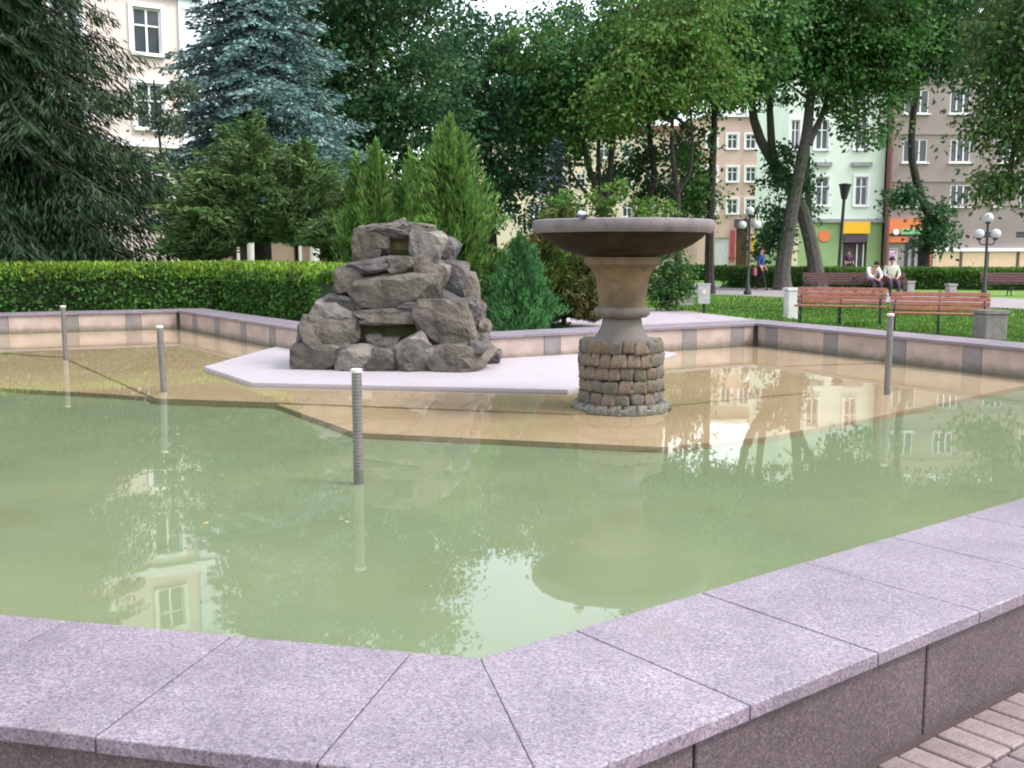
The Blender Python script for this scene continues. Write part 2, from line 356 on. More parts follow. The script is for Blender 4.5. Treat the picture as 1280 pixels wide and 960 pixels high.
# water: murky, mirror-like
wm = bpy.data.materials.new('pond_water'); wm.use_nodes = True; n, l = wm.node_tree.nodes, wm.node_tree.links
n.remove(n['Principled BSDF'])
fr = n.new('ShaderNodeFresnel'); fr.inputs['IOR'].default_value = 1.36
gl = n.new('ShaderNodeBsdfGlossy'); gl.inputs['Roughness'].default_value = .012; gl.inputs['Color'].default_value = (1, 1, 1, 1)
tr = n.new('ShaderNodeBsdfTransparent'); tr.inputs['Color'].default_value = (.93, .97, .92, 1)
df = n.new('ShaderNodeBsdfDiffuse'); df.inputs['Color'].default_value = (.33, .36, .26, 1)
m1 = n.new('ShaderNodeMixShader'); m1.inputs[0].default_value = .08; m2 = n.new('ShaderNodeMixShader')
nz = n.new('ShaderNodeTexNoise'); nz.inputs['Scale'].default_value = 2.6; nz.inputs['Detail'].default_value = 3; tc = n.new('ShaderNodeTexCoord')
bp = n.new('ShaderNodeBump'); bp.inputs['Strength'].default_value = .006; bp.inputs['Distance'].default_value = .1
l.new(tc.outputs['Object'], nz.inputs['Vector']); l.new(nz.outputs['Fac'], bp.inputs['Height'])
l.new(bp.outputs[0], gl.inputs['Normal'])
l.new(fr.outputs[0], m2.inputs[0]); l.new(tr.outputs[0], m1.inputs[1]); l.new(df.outputs[0], m1.inputs[2]); l.new(m1.outputs[0], m2.inputs[1]); l.new(gl.outputs[0], m2.inputs[2])
l.new(m2.outputs[0], n['Material Output'].inputs['Surface'])
wp = offset(OUT, .05); V = [(p[0], p[1], ZW) for p in wp]
wf = []
for t in tessellate_polygon([[Vector(v) for v in V]]):
    A, B, C_ = (V[i] for i in t); wf.append(tuple(t) if (B[0] - A[0]) * (C_[1] - A[1]) - (B[1] - A[1]) * (C_[0] - A[0]) > 0 else tuple(t[::-1]))
struct(link('water', new_mesh('water', V, wf, wm)))

# ------------------------------------------------------------------ ground sheets
def sheet(name, polys, z, m):
    pl = [[Vector((p[0], p[1], 0)) for p in q] for q in polys]; flat = [p for q in pl for p in q]
    F = []
    for t in tessellate_polygon(pl):
        A, B, C_ = (flat[i] for i in t); F.append(tuple(t) if (B.x - A.x) * (C_.y - A.y) - (B.y - A.y) * (C_.x - A.x) > 0 else tuple(t[::-1]))
    return struct(link(name, new_mesh(name, [(p.x, p.y, z) for p in flat], F, m)))
hole = offset(OUT, WC - .2)
M['grass'] = mat('lawn_grass', (.075, .17, .022), .95, 0, .8, 1, 40, col2=(.15, .25, .045), detail=10)
M['pave'] = mat('pale_paving', (.33, .285, .32), .9, .12, 2.5, .3, 60, detail=9)
M['path'] = mat('grey_path', (.25, .23, .245), .9, .12, 1.5, .2, 60, detail=9)
M['street'] = mat('street_asphalt', (.06, .06, .062), .9, .15, 2)
stain(M['grass'], patches((.14, .12, .06), .35, .55, .75, .6)); stain(M['pave'], patches((.2, .18, .17), .5, .5, .75, .5))
sheet('ground', [[np.array(p) for p in ((-700, -60), (700, -60), (700, 1200), (-700, 1200))], hole[::-1]], -.012, M['grass'])
pv = [np.array(p, float) for p in ((-14, -10), (15, -10), (13, 7), (9.6, 11))] + [G(1300, 448), G(1100, 421), G(985, 404), G(860, 389), G(770, 383), G(690, 383)] + \
     [NC + np.array([-.3, 1.6]), FLc + np.array([.3, .95]), FLc + dFL * 8.6 + np.array([-.4, .9]), np.array((-17, 6))]
pavement = sheet('pavement', [pv, hole[::-1]], -.004, M['joint'] if False else M['pave'])
sheet('path', [[G(*p) for p in ((800, 357), (870, 367), (1000, 372), (1280, 386), (1400, 391), (1420, 380), (1280, 374), (1130, 366), (1000, 360), (870, 355))]], -.002, M['path'])
sheet('street', [[np.array(p) for p in ((-30, 60), (110, 60), (110, 67.2), (-30, 67.2))]], -.004, M['street'])
mp = bpy.data.materials.new('brick_paving'); mp.use_nodes = True; n, l = mp.node_tree.nodes, mp.node_tree.links; b = n['Principled BSDF']; b.inputs['Roughness'].default_value = .9
tc = n.new('ShaderNodeTexCoord'); mpn = n.new('ShaderNodeMapping'); mpn.inputs['Rotation'].default_value = (0, 0, -math.atan2(dR[1], dR[0]) + math.pi / 2); bt = n.new('ShaderNodeTexBrick'); bt.inputs['Scale'].default_value = 1
for k_, v_ in (('Brick Width', .209), ('Row Height', .112), ('Mortar Size', .006), ('Mortar Smooth', .2)): bt.inputs[k_].default_value = v_
bt.inputs['Color1'].default_value = (.2, .14, .13, 1); bt.inputs['Color2'].default_value = (.24, .175, .165, 1); bt.inputs['Mortar'].default_value = (.05, .04, .035, 1)
l.new(tc.outputs['Object'], mpn.inputs[0]); l.new(mpn.outputs[0], bt.inputs['Vector']); l.new(bt.outputs['Color'], b.inputs['Base Color']); stain(mp, patches((.1, .08, .07), 1.5, .5, .75, .5))
wo_ = offset(OUT, WC - .1)
sheet('brick_pavement', [[np.array(p, float) for p in ((-14, -10), (15, -10), (13, 6.8))] + [wo_[1], wo_[0], wo_[7], np.array((-16.5, 5.8))]], -.001, mp)
# brick pavers beside the near right wall, laid one by one
bmesh_ = MB().box((0, 0, 0), (.198, .102, .05)); bme = [new_mesh('brick', bmesh_.V, bmesh_.F, m) for m in M['brick']]
uR = dR; nR = np.array([dR[1], -dR[0]])
sand = offset(OUT, WC - .03)
js = [C0 + uR * -1.2 + nR * (WC - .06), C0 + uR * -1.2 + nR * (WC + 1.25), C0 + uR * 4.4 + nR * (WC + 1.25), C0 + uR * 4.4 + nR * (WC - .06)]
struct(link('joint_bed', new_mesh('joint_bed', [(p[0], p[1], .0) for p in js], [(0, 1, 2, 3)], M['joint'])))
angR = math.atan2(nR[1], nR[0])
for row in range(6):
    for k in range(48):
        s = -1.1 + k * .112 + (.056 if row % 2 else 0); w = WC + .012 + .1 + row * .209
        p = C0 + uR * s + nR * w
        b_ = link('brick', RND.choice(bme), pavement, (p[0], p[1], -.013 + RND.uniform(-.002, .003)), (RND.uniform(-.012, .012), RND.uniform(-.008, .008), angR + RND.uniform(-.015, .015)))
        bevel(b_, .005)
rest = None

# ------------------------------------------------------------------ rock fountain
def ico(sub):
    bm = bmesh.new(); bmesh.ops.create_icosphere(bm, subdivisions=sub, radius=1)
    V = np.array([v.co[:] for v in bm.verts]); F = [tuple(v.index for v in f.verts) for f in bm.faces]; bm.free(); return V, F
ICO = {k: ico(k) for k in (1, 2, 3)}
def boulder_mesh(sx, sy, sz, seed, sub=3, planes=9, rough=.05, tilt=0, box=.88, clip=1.5):
    rs = np.random.default_rng(seed); D, F = ICO[sub]
    N = [np.array(v) for v in ((1, 0, 0), (-1, 0, 0), (0, 1, 0), (0, -1, 0), (0, 0, 1), (0, 0, -1))]; H = [box + rs.uniform(0, .14) for _ in N]
    N = [unit(n_ + rs.normal(0, .12, 3)) for n_ in N]
    for _ in range(planes): N.append(unit(rs.normal(size=3))); H.append(rs.uniform(.86, 1.08))
    N = np.array(N); H = np.array(H); dt = D @ N.T; r = np.where(dt > .02, H / np.maximum(dt, .02), 9).min(1); r = np.minimum(r, clip)
    V = D * r[:, None]
    nn = np.array([noise.noise(Vector(v * 2.3 + seed % 97)) + .5 * noise.noise(Vector(v * 5.5 + seed % 53)) for v in V]); V = V * (1 + rough * nn)[:, None]
    V = V * np.array([sx, sy, sz]); c, s = math.cos(tilt), math.sin(tilt)
    return np.stack([V[:, 0] * c - V[:, 2] * s, V[:, 1], V[:, 0] * s + V[:, 2] * c], 1), F
rk0 = P(495, 462, 14.4)
rock = thing('rock_fountain', 'tall mound of grey boulders stacked on the white slab in the basin', 'rock fountain', (rk0[0], 14.4, ZP))
def crop(cx, cy): return 360 + cx / 4.364, 260 + cy / 4.364
ROCKS = [  # crop box, centre distance, half depth, material, tilt (deg), planes
    (30, 745, 290, 885, 13.95, .28, 'rock', 0), (280, 755, 455, 880, 13.75, .25, 'rock_light', 0), (440, 775, 600, 885, 13.72, .24, 'rock', 0),
    (575, 720, 790, 885, 13.74, .25, 'rock_light', 25), (770, 745, 1095, 895, 13.8, .35, 'rock', -4), (640, 770, 830, 890, 13.72, .22, 'rock', 0), (1000, 690, 1115, 860, 14.25, .3, 'rock', 0), (1095, 780, 1185, 835, 14.6, .2, 'rock_dark', 0),
    (45, 640, 160, 860, 14.35, .35, 'rock_dark', 0), (95, 590, 375, 815, 14.05, .33, 'rock', 4), (130, 500, 370, 640, 14.3, .42, 'rock_light', -22),
    (455, 700, 600, 800, 13.95, .22, 'rock', 0), (520, 720, 680, 800, 13.98, .22, 'rock', 0),
    (365, 590, 755, 750, 14.27, .25, 'rock_moss', 0), (370, 535, 765, 615, 14.15, .36, 'rock', 0),
    (735, 510, 1015, 770, 14.0, .32, 'rock', 0), (860, 500, 1010, 780, 14.12, .3, 'rock', 40), (800, 470, 1060, 640, 14.4, .4, 'rock_dark', -32), (985, 515, 1085, 700, 14.65, .35, 'rock', -12), (1010, 620, 1100, 790, 14.5, .3, 'rock', -25),
    (380, 345, 775, 545, 14.2, .33, 'rock', 0), (250, 305, 400, 500, 14.35, .35, 'rock', 6), (215, 470, 400, 560, 14.3, .36, 'rock_dark', -6), (600, 500, 770, 555, 14.12, .3, 'rock_dark', 0),
    (325, 265, 580, 350, 14.32, .34, 'rock_dark', 8), (560, 250, 740, 350, 14.3, .34, 'rock', -3),
    (345, 85, 500, 275, 14.45, .32, 'rock', 4), (455, 95, 560, 250, 14.4, .26, 'rock', 0), (490, 130, 700, 250, 14.52, .22, 'rock_moss', 0), (490, 85, 700, 150, 14.45, .34, 'rock_dark', -4),
    (680, 110, 865, 300, 14.38, .3, 'rock_light', -12), (440, 60, 640, 110, 14.5, .34, 'rock', 4), (620, 60, 830, 130, 14.5, .34, 'rock', -5), (580, 38, 660, 95, 14.45, .14, 'rock_dark', 12),
    (815, 130, 955, 300, 14.65, .34, 'rock_dark', -25), (700, 270, 870, 490, 14.3, .33, 'rock', -20), (820, 285, 1000, 540, 14.55, .38, 'rock_dark', -9), (770, 300, 900, 480, 14.42, .34, 'rock_light', -16)]
for k, (x0, y0, x1, y1, Y, hd, mm, tl) in enumerate(ROCKS):
    a, b = P(*crop(x0, y0), Y), P(*crop(x1, y1), Y); c = (a + b) / 2
    V, F = boulder_mesh(abs(b[0] - a[0]) / 2 * 1.17, hd * 1.15, abs(a[2] - b[2]) / 2 * 1.24, 140 + k * 7, 3, 5, .075, R(tl)); V = V * (1 - .1 * max(0, c[2] - .6))
    link('boulder', new_mesh('boulder', V, F, M[mm]), rock, ((c[0] - rk0[0]) * (.95 - .07 * max(0, c[2] - .6)), Y - 14.4, (c[2] - ZP) * .97))
for k in range(34):
    x0, y0, x1, y1, Y, hd, mm, tl = ROCKS[RND.randrange(len(ROCKS))]
    px, py = crop(RND.choice((x0, x1)) * .9 + (x0 + x1) * .05, RND.choice((y0, y1)) * .9 + (y0 + y1) * .05); c = P(px, py, Y - hd * .55); sz = RND.uniform(.05, .11)
    V, F = boulder_mesh(sz * 1.3, sz, sz * .8, 600 + k, 2, 6, .06, RND.uniform(-.6, .6)); link('boulder', new_mesh('boulder', V, F, M[RND.choice(('rock', 'rock_dark', 'rock'))]), rock, ((c[0] - rk0[0]) * .9, Y - hd * .55 - 14.4, max((c[2] - ZP) * .95, .03)))
mb = MB()
for (px, py, Y, sx, sy, sz, sd_) in ((490, 440, 14.65, 1.1, .55, .5, 3), (490, 380, 14.75, .85, .5, .55, 4), (492, 320, 14.8, .6, .42, .5, 5), (560, 400, 14.9, .5, .4, .75, 8)):
    V, F = boulder_mesh(sx, sy, sz, sd_, 3); c = P(px, py, Y); mb.add(V + np.array([c[0] - rk0[0], Y - 14.4, c[2] - ZP]), F)
mb.build('rock_core', M['rock'], rock)

# ------------------------------------------------------------------ stone bowl fountain
YB = 10.75
sc = YB / FPX
def zat(py): return P(778, py, YB)[2]
bx = P(776, 500, YB)[0]
bowlf = thing('stone_fountain', 'tall stone bowl fountain on a cobbled round pedestal', 'fountain', (bx, YB, ZU))
def zz(py, Y=YB): return P(778, py, Y)[2] - ZU
rB = 114 * sc * .985
zr = zz(281)
prof = [(.30, zr - .32), (.38, zr - .315), (.46, zr - .30), (.58, zr - .265), (.7, zr - .205), (.8, zr - .135), (.86, zr - .075), (.885, zr - .06)]
ib = [(.885, zr - .02), (.8, zr - .02), (.5, zr - .12), (.1, zr - .17)]
MB().lathe(prof + ib, 72).build('bowl', M['bowl'], bowlf, True)
MB().lathe([(.83, zr - .018), (.875, zr - .085), (rB - .03, zr - .083), (rB - .005, zr - .045), (rB, zr), (rB - .012, zr + .035), (rB - .03, zr + .046), (.86, zr + .048), (.83, zr + .03)], 80).build('bowl_rim', M['bowl_rim'], bowlf, True)
MB().lathe([(.245, zz(384)), (.25, zz(370)), (.27, zz(350)), (.305, zz(340)), (.345, zz(333)), (.395, zz(330)), (.395, zr - .325), (.30, zr - .322)], 56).build('stem', M['stem'], bowlf, True)
z0, z1 = zz(395), zz(383); zmid = (z0 + z1) / 2
MB().lathe([(.2, z0 - .012), (.255, z0 - .008), (.285, z0 + .02), (.292, zmid), (.285, z1 - .02), (.26, z1)], 48).build('collar', M['collar'], bowlf, True)
zt = zz(424)
MB().lathe([(.395, zt - .02), (.385, zt + .008), (.29, zt + .02), (.26, zt + .05), (.23, zt + .1), (.21, zt + .15), (.2, z0 - .01)], 56).build('pedestal_neck', M['collar'], bowlf, True)
MB().lathe([(.375, -.02), (.375, zt - .005)], 48).build('pedestal_core', M['mortar'], bowlf)
def cobble(seed, w, h, d):
    V, F = boulder_mesh(w / 2, d / 2, h / 2, seed, 3, 1, .035, 0, .92, 1.9); return V, F
cmesh = []
for k in range(8):
    V, F = cobble(900 + k, .108, .104, .1); cmesh.append(new_mesh('cobble', V, F, M['cob'][k % 4], True))
zb = ZW - ZU + .035
nrow = 5; rh = (zt - zb) / nrow
for r_ in range(nrow):
    k = 0; q = RND.uniform(0, .3); end = q + 2 * math.pi
    while q < end - .12:
        wid = RND.uniform(.1, .15); da = wid / .4
        if q + da > end - .06: da = end - q
        m_ = q + da / 2; rr = .385 + RND.uniform(-.008, .01)
        link('cobble', RND.choice(cmesh), bowlf, (rr * math.cos(m_), rr * math.sin(m_), zb + rh * (r_ + .5) + RND.uniform(-.006, .006)), (RND.uniform(-.08, .08), RND.uniform(-.06, .06), m_ - math.pi / 2), (da * .4 / .108 * 1.06, 1, rh / .104 * RND.uniform(1.0, 1.06)))
        q += da
wmesh = []
for k in range(4):
    V, F = cobble(950 + k, .13, .1, .13); wmesh.append(new_mesh('base_stone', V, F, M['wetcob'], True))
for lev, (zz_, rr0, n_) in enumerate(((ZW - ZU - .0, .44, 21), (.0, .455, 21))):
    for k in range(n_):
        q = 2 * math.pi * (k + RND.uniform(-.1, .1) + lev * .5) / n_
        link('base_stone', RND.choice(wmesh), bowlf, (rr0 * math.cos(q), rr0 * math.sin(q), zz_), (0, 0, q - math.pi / 2), (1.02, 1, RND.uniform(.85, 1.05)))
# scrap on the rim
V, F = boulder_mesh(.036, .03, .024, 77, 2, 6, .2)
sp_ = P(727, 266, YB - .82)
t = thing('litter_scrap', 'small white and dark blue scrap lying on the rim of the stone bowl', 'litter', (sp_[0], YB - .80, zr + ZU + .06))
link('white_piece', new_mesh('white_piece', V, F, M['white']), t, (0, 0, .025)); M['navy'] = mat('navy_scrap', (.02, .02, .08), .6)
V, F = boulder_mesh(.05, .04, .014, 78, 2, 6, .2); link('dark_piece', new_mesh('dark_piece', V, F, M['navy']), t, (.005, 0, -.0))

# ------------------------------------------------------------------ ribbed pipes standing in the basin
def pipe(px, pyw, pyt, label, r=.037, lean=0):
    g = G(px, pyw, ZW); Y = g[1]; top = P(px, pyt, Y)[2]
    t = thing('jet_pipe', label, 'fountain pipe', (g[0], Y, -.1), 0, 'ribbed pipes standing in the water')
    t.rotation_euler = (0, lean, 0); H = top + .1; pr = []; z = 0
    while z < H - .03: pr += [(r * .965, z), (r, z + .005), (r, z + .017), (r * .965, z + .022)]; z += .026
    MB().lathe(pr + [(r * .93, H - .028)], 20).build('pipe', M['steel'], t)
    MB().lathe([(r * .9, H - .028), (r * 1.12, H - .026), (r * 1.14, H - .004), (r * 1.0, H), (.012, H + .002)], 20).build('cap', M['cap'], t, True)
pipe(82, 446, 382, 'ribbed grey pipe in the water nearest the left hedge, farthest of the pipes')
pipe(205, 487, 407, 'ribbed grey pipe on the tan terrace left of the rock mound', lean=R(-1.5))
pipe(448, 588, 461, 'nearest ribbed grey pipe with pale cap in front of the rock mound')
pipe(1109, 488, 392, 'ribbed grey pipe in front of the two red benches')
M['yl'] = mat('yellow_leaf', (.5, .4, .08), .6)
lv = leafquads(np.zeros((1, 3)), np.array([[1., 0, 0]]), .05, .03)[0]
for (px, py, lw) in ((257, 655, 'leaf floating beside the reflection of the cream house windows'), (112, 532, 'leaf floating near the left edge of the pool'), (305, 545, 'leaf floating left of the nearest ribbed pipe'), (955, 700, 'leaf floating close to the near right granite coping'), (560, 640, 'leaf floating alone in the middle of the pool')):
    g = G(px, py); o = link('floating_leaf', new_mesh('floating_leaf', lv * np.array([1, 1, .15]) + np.array([0, 0, .006]), [(0, 1, 2, 3)], M['yl']), None, (g[0], g[1], .002), (0, 0, RND.uniform(0, 6)))
    tag(o, 'small yellow ' + lw, 'leaf', 'fallen leaves on the water')

# ------------------------------------------------------------------ foliage builders
def curve_pts(pts, n=10):
    pts = np.array(pts, float); k = len(pts); ts = np.linspace(0, k - 1, n); out = []
    for t_ in ts:
        i = min(int(t_), k - 2); f = t_ - i; p0, p1, p2, p3 = pts[max(i - 1, 0)], pts[i], pts[i + 1], pts[min(i + 2, k - 1)]
        out.append(.5 * ((2 * p1) + (-p0 + p2) * f + (2 * p0 - 5 * p1 + 4 * p2 - p3) * f * f + (-p0 + 3 * p1 - 3 * p2 + p3) * f ** 3))
    return np.array(out)
def trunk_mesh(parent, name, pts, r0, r1, m, off, n=14, flare=1.35):
    c = curve_pts(pts, n); t_ = np.linspace(0, 1, n); r = r0 + (r1 - r0) * t_; r[0] *= flare; r[1] *= 1 + (flare - 1) * .3
    return MB().tube(c - np.array(off), list(r), 9).build(name, m, parent, True)
def crown_leaves(ells, per_m3, size, rs, sub_r=(.5, 1.0), droop=.6, shell=.45, flat=.55):
    out = []
    for (c, rad) in ells:
        c = np.array(c); rad = np.array(rad); vol = 4.19 * rad.prod(); ns = max(14, int(vol * per_m3[0]))
        d = unit(rs.normal(size=(ns, 3))); rr = shell + (1 - shell) * rs.random(ns) ** .6
        rr = rr * (1 + .18 * rs.normal(size=ns)); sc_ = c + d * rad * rr[:, None]
        k = int(per_m3[1] * 1.45); sr = rs.uniform(*sub_r, ns)
        off = rs.normal(size=(ns, k, 3)) * .5 * sr[:, None, None] * np.array([1, 1, flat])
        # sprays sag away from the centre line
        hr = np.hypot(off[..., 0], off[..., 1]); off[..., 2] -= hr ** 1.3 * droop * .5
        pts = (sc_[:, None, :] + off).reshape(-1, 3)
        ax = np.repeat(d * np.array([1, 1, .3]), k, 0) + rs.normal(0, .6, (ns * k, 3)); ax[:, 2] -= droop
        L = size * .8 * rs.uniform(.6, 1.3, ns * k); out.append(leafquads(pts, ax, L, L * .62, rs))
    return np.concatenate(out)
def limb_set(parent, m, off, starts, rs, n, length, r0):
    for k in range(n):
        a = np.array(starts[rs.integers(len(starts))]); az = rs.uniform(0, 6.28); e = rs.uniform(.2, .7); L = length * rs.uniform(.4, .8)
        d = np.array([math.cos(az) * math.cos(e), math.sin(az) * math.cos(e), math.sin(e)])
        pts = [a, a + d * L * .5 + rs.normal(0, .12, 3), a + d * L + np.array([0, 0, -.1 * L]) + rs.normal(0, .2, 3)]
        trunk_mesh(parent, 'limb', pts, r0 * rs.uniform(.7, 1), .025, m, off, 7, 1)
def tree(label, base, stems, ells, leaf, dens=(2.2, 42), size=.26, seed=1, bark='bark', limbs=5, cat='tree', **kw):
    rs = np.random.default_rng(seed); b = np.array([base[0], base[1], 0.])
    t_ = thing('broadleaf_tree', label, cat, tuple(b), 0, 'broadleaf trees in the park')
    for i, (pts, r0, r1) in enumerate(stems): trunk_mesh(t_, 'trunk' if i == 0 else 'limb', pts, r0, r1, M[bark], b)
    if limbs: limb_set(t_, M[bark], b, [p for s in stems for p in curve_pts(s[0], 8)[4:]], rs, limbs, 3.2, .09)
    V = crown_leaves(ells, dens, size, rs, **kw) - b
    quads('crown', V, M[leaf], t_)
    return t_
def PP(px, py, Y): return P(px, py, Y)

# --- broadleaf trees, from the left
def ell(px, py, Y, rx, ry, rz): return (P(px, py, Y), (rx, ry, rz))
def simple_trunk(px, Y, H, r=.22, dx=0): 
    b = P(px, 400, Y); return [((b[0], Y, -.1), (b[0] + dx * .3, Y, H * .4), (b[0] + dx, Y, H)), r, .05]
def st(pxs, Y, r0, r1): return ([tuple(P(x, y, Y)) if y < 9999 else tuple(np.array([P(x, 400, Y)[0], Y, -.1])) for x, y in pxs], r0, r1)
tree('tall dense dark green tree rising directly behind the rock mound', P(478, 300, 36)[:2], [st([(478, 10000), (470, 250), (465, 100), (470, -80)], 36, .3, .06)],
     [ell(470, 60, 36, 2.6, 2.6, 3.0), ell(440, 130, 36.5, 2, 2.2, 2.4), ell(520, 150, 36, 2.2, 2.2, 2.6), ell(480, 215, 35.5, 2.2, 1.8, 1.6), ell(460, -60, 36, 3, 3, 2.6), ell(400, 20, 37, 2, 2, 2.5)], 'lf_dark', (1.55, 42), .24, 3)
tree('broad dark tree with low sweeping crown just left of the stone bowl', P(615, 300, 40)[:2], [st([(615, 10000), (612, 250), (608, 130), (610, 80)], 40, .3, .06)],
     [ell(600, 100, 40, 2.4, 2.6, 2.4), ell(650, 130, 40, 2.4, 2.4, 2.4), ell(610, 200, 39.5, 2.6, 2.2, 2.2), ell(660, 235, 39.5, 1.8, 1.8, 1.5), ell(570, 250, 39, 1.8, 1.6, 1.6), ell(550, 30, 40, 1.8, 2.2, 1.6), ell(650, 40, 40, 2.0, 1.5, .9), ell(705, 36, 40.5, 1.6, 1.4, .8)], 'lf_blueg', (1.3, 40), .25, 5)
s3 = [st([(757, 10000), (752, 262), (735, 205), (724, 140), (720, 80)], 38, .16, .05), st([(757, 262), (765, 190), (772, 100), (772, 60)], 38, .13, .05), st([(754, 262), (748, 200), (752, 120)], 38, .11, .04), st([(752, 262), (720, 225), (700, 180)], 38, .08, .03)]
tree('multi-stemmed tree fanning out behind the left side of the stone bowl', P(757, 300, 38)[:2], s3,
     [ell(720, 80, 38, 2.2, 2.2, 1.9), ell(770, 100, 38, 2, 2, 1.6), ell(700, 150, 38.3, 1.6, 1.6, 1.6), ell(780, 60, 38, 1.6, 2.0, 1.3), ell(680, 60, 38.5, 1.8, 2, 1.2)], 'lf_mid', (1.9, 40), .25, 7)
tree('thin leaning tree behind the middle of the stone bowl rim', P(803, 300, 45)[:2], [st([(800, 10000), (806, 262), (818, 225), (812, 170), (806, 90), (805, -20)], 45, .2, .06)],
     [ell(810, 70, 45, 2.4, 2.4, 2.4), ell(790, 130, 45, 1.6, 1.6, 1.2), ell(840, 190, 46, 1.0, .8, 1.0), ell(790, 200, 46, 1.0, .8, .9), ell(760, 225, 46, .8, .8, .8), ell(860, 245, 46, .7, .6, .8), ell(825, 240, 46, .7, .6, .7), ell(830, 0, 45, 2.6, 2.6, 2.6)], 'lf_dark', (1.8, 40), .26, 9)
s5 = [st([(848, 10000), (847, 262), (846, 235), (840, 190), (842, 120), (850, 40)], 36, .13, .04), st([(847, 240), (862, 215), (865, 170), (860, 100)], 36, .09, .03), st([(845, 245), (830, 232), (815, 220), (800, 205)], 36, .06, .02)]
tree('small light green tree with hanging sprays and forked trunk above the bowl', P(848, 300, 36)[:2], s5,
     [ell(835, 60, 35.5, 2, 2, 1.5), ell(790, 110, 35, 1.5, 1.5, .9), ell(870, 30, 35.5, 1.9, 1.9, 1.7), ell(760, 140, 35, 1.0, 1.0, .6), ell(890, 100, 35.5, 1.2, 1.2, 1.0), ell(825, 20, 35.5, 1.6, 1.6, 1.5)], 'lf_light', (2.6, 42), .22, 11, droop=1.0)
tree('straight single-trunk tree right of the stone bowl', P(888, 300, 40)[:2], [st([(886, 10000), (887, 300), (891, 200), (895, 100), (900, -40)], 40, .2, .07)],
     [ell(900, 60, 40, 2.4, 2.4, 2.2), ell(870, 110, 40, 1.5, 1.5, 1.1), ell(930, 90, 40, 1.6, 1.6, 1.1), ell(900, -10, 40, 2.8, 2.8, 2.4), ell(865, 195, 40.3, .7, .7, 1.1), ell(873, 245, 40.3, .5, .5, .8)], 'lf_mid', (1.9, 40), .25, 13)
sA = [st([(977, 10000), (979, 330), (992, 250), (1008, 170), (1016, 90), (1028, 0)], 44, .38, .11), st([(1010, 180), (1032, 130), (1040, 60)], 44, .16, .06)]
tree('thick-trunked park tree leaning right behind the left red bench', P(977, 300, 44)[:2], sA,
     [ell(1030, 60, 44, 2.8, 2.8, 2.2), ell(1085, 80, 44, 2, 2, 2.0), ell(1080, 150, 43.5, 1.1, 1.1, 1.2), ell(1060, 10, 44, 3.2, 3, 2.4), ell(990, 30, 44, 2.2, 2.2, 1.8), ell(1120, 50, 44, 1.8, 1.8, 1.6)], 'lf_mid', (2.1, 42), .26, 15, 'bark_grey')
sB = [st([(1021, 10000), (1017, 320), (1000, 255), (968, 205), (945, 160), (935, 90), (930, 10)], 45.5, .36, .11), st([(966, 205), (962, 130), (960, 30)], 45.5, .2, .08)]
tree('thick-trunked park tree leaning left with shoots round its fork', P(1021, 300, 45.5)[:2], sB,
     [ell(940, 40, 45.5, 2.6, 2.6, 2.4), ell(975, 20, 45.5, 2.4, 2.4, 2.4), ell(915, 90, 45.5, 1.2, 1.2, 1.0), ell(968, 250, 44.6, .8, .7, 1.5), ell(982, 200, 44.8, .6, .6, .9), ell(965, 300, 44.8, .6, .6, 1.0), ell(1000, 240, 46.5, .6, .5, 1.2)], 'lf_dark', (2.4, 42), .25, 17, 'bark_grey')
tree('slim crooked tree in front of the brown building', P(1157, 300, 46)[:2], [st([(1153, 10000), (1155, 320), (1162, 275), (1148, 235), (1139, 190), (1143, 130), (1152, 60), (1160, -40)], 46, .26, .08)],
     [ell(1150, 50, 46, 2.2, 2.2, 1.7), ell(1190, 60, 46, 1.7, 1.7, 1.4), ell(1110, 80, 46, 1.6, 1.6, 1.3), ell(1170, -10, 46, 3, 3, 2.2), ell(1175, 270, 45.8, .7, .5, .7), ell(1130, 245, 45.8, .5, .4, .4), ell(1165, 295, 45.8, .5, .4, .5)], 'lf_dark', (1.8, 40), .26, 19)
tree('near tree whose reddish green boughs hang in from the right edge', P(1420, 300, 27)[:2], [st([(1420, 10000), (1425, 200), (1410, 0), (1400, -300)], 27, .3, .1), ([tuple(P(1420, 120, 27)), tuple(P(1330, 150, 27)), tuple(P(1245, 230, 27))], .08, .02)],
     [ell(1270, 80, 27, 1.2, 1.4, 1.6), ell(1310, 180, 27, 1.0, 1.2, 1.0), ell(1245, 150, 27, .6, .7, .6), ell(1240, 40, 27, .8, 1, .9), ell(1350, 60, 27, 2, 2, 2), ell(1255, 225, 27, .3, .4, .28), ell(1380, -80, 27, 2.6, 2.6, 2.6)], 'lf_red', (4.2, 42), .19, 21, droop=.8)
tree('pale green tree far behind between the bowl and the rock', P(695, 300, 58)[:2], [st([(695, 10000), (700, 170), (703, 120)], 58, .25, .08)],
     [ell(700, 110, 58, 3.2, 3, 2.4), ell(650, 150, 58, 2.6, 2, 2.4), ell(580, 120, 58, 3, 2, 2.6), ell(730, 170, 58, 1.8, 2, 1.4)], 'lf_mid', (1.0, 38), .32, 23)
tree('tall tree behind the top of the blue spruce', P(400, 300, 52)[:2], [st([(400, 10000), (402, 150), (405, 20)], 52, .25, .08)],
     [ell(420, 60, 52, 3, 3, 3), ell(400, 170, 52, 2.6, 2, 2.4), ell(460, 230, 52, 2.4, 2, 1.6), ell(440, -40, 52, 4, 3, 3)], 'lf_mid', (.9, 38), .3, 25)
tree('tall tree behind closing the gap above the shops', P(1013, 300, 55)[:2], [st([(1013, 10000), (1010, 150), (1040, 60)], 55, .2, .08)],
     [ell(1090, 60, 55, 2.6, 2.6, 2.2), ell(1060, 0, 55, 3, 3, 2.6), ell(1210, 10, 55, 3.4, 3, 2.4)], 'lf_mid', (1.5, 40), .3, 27)

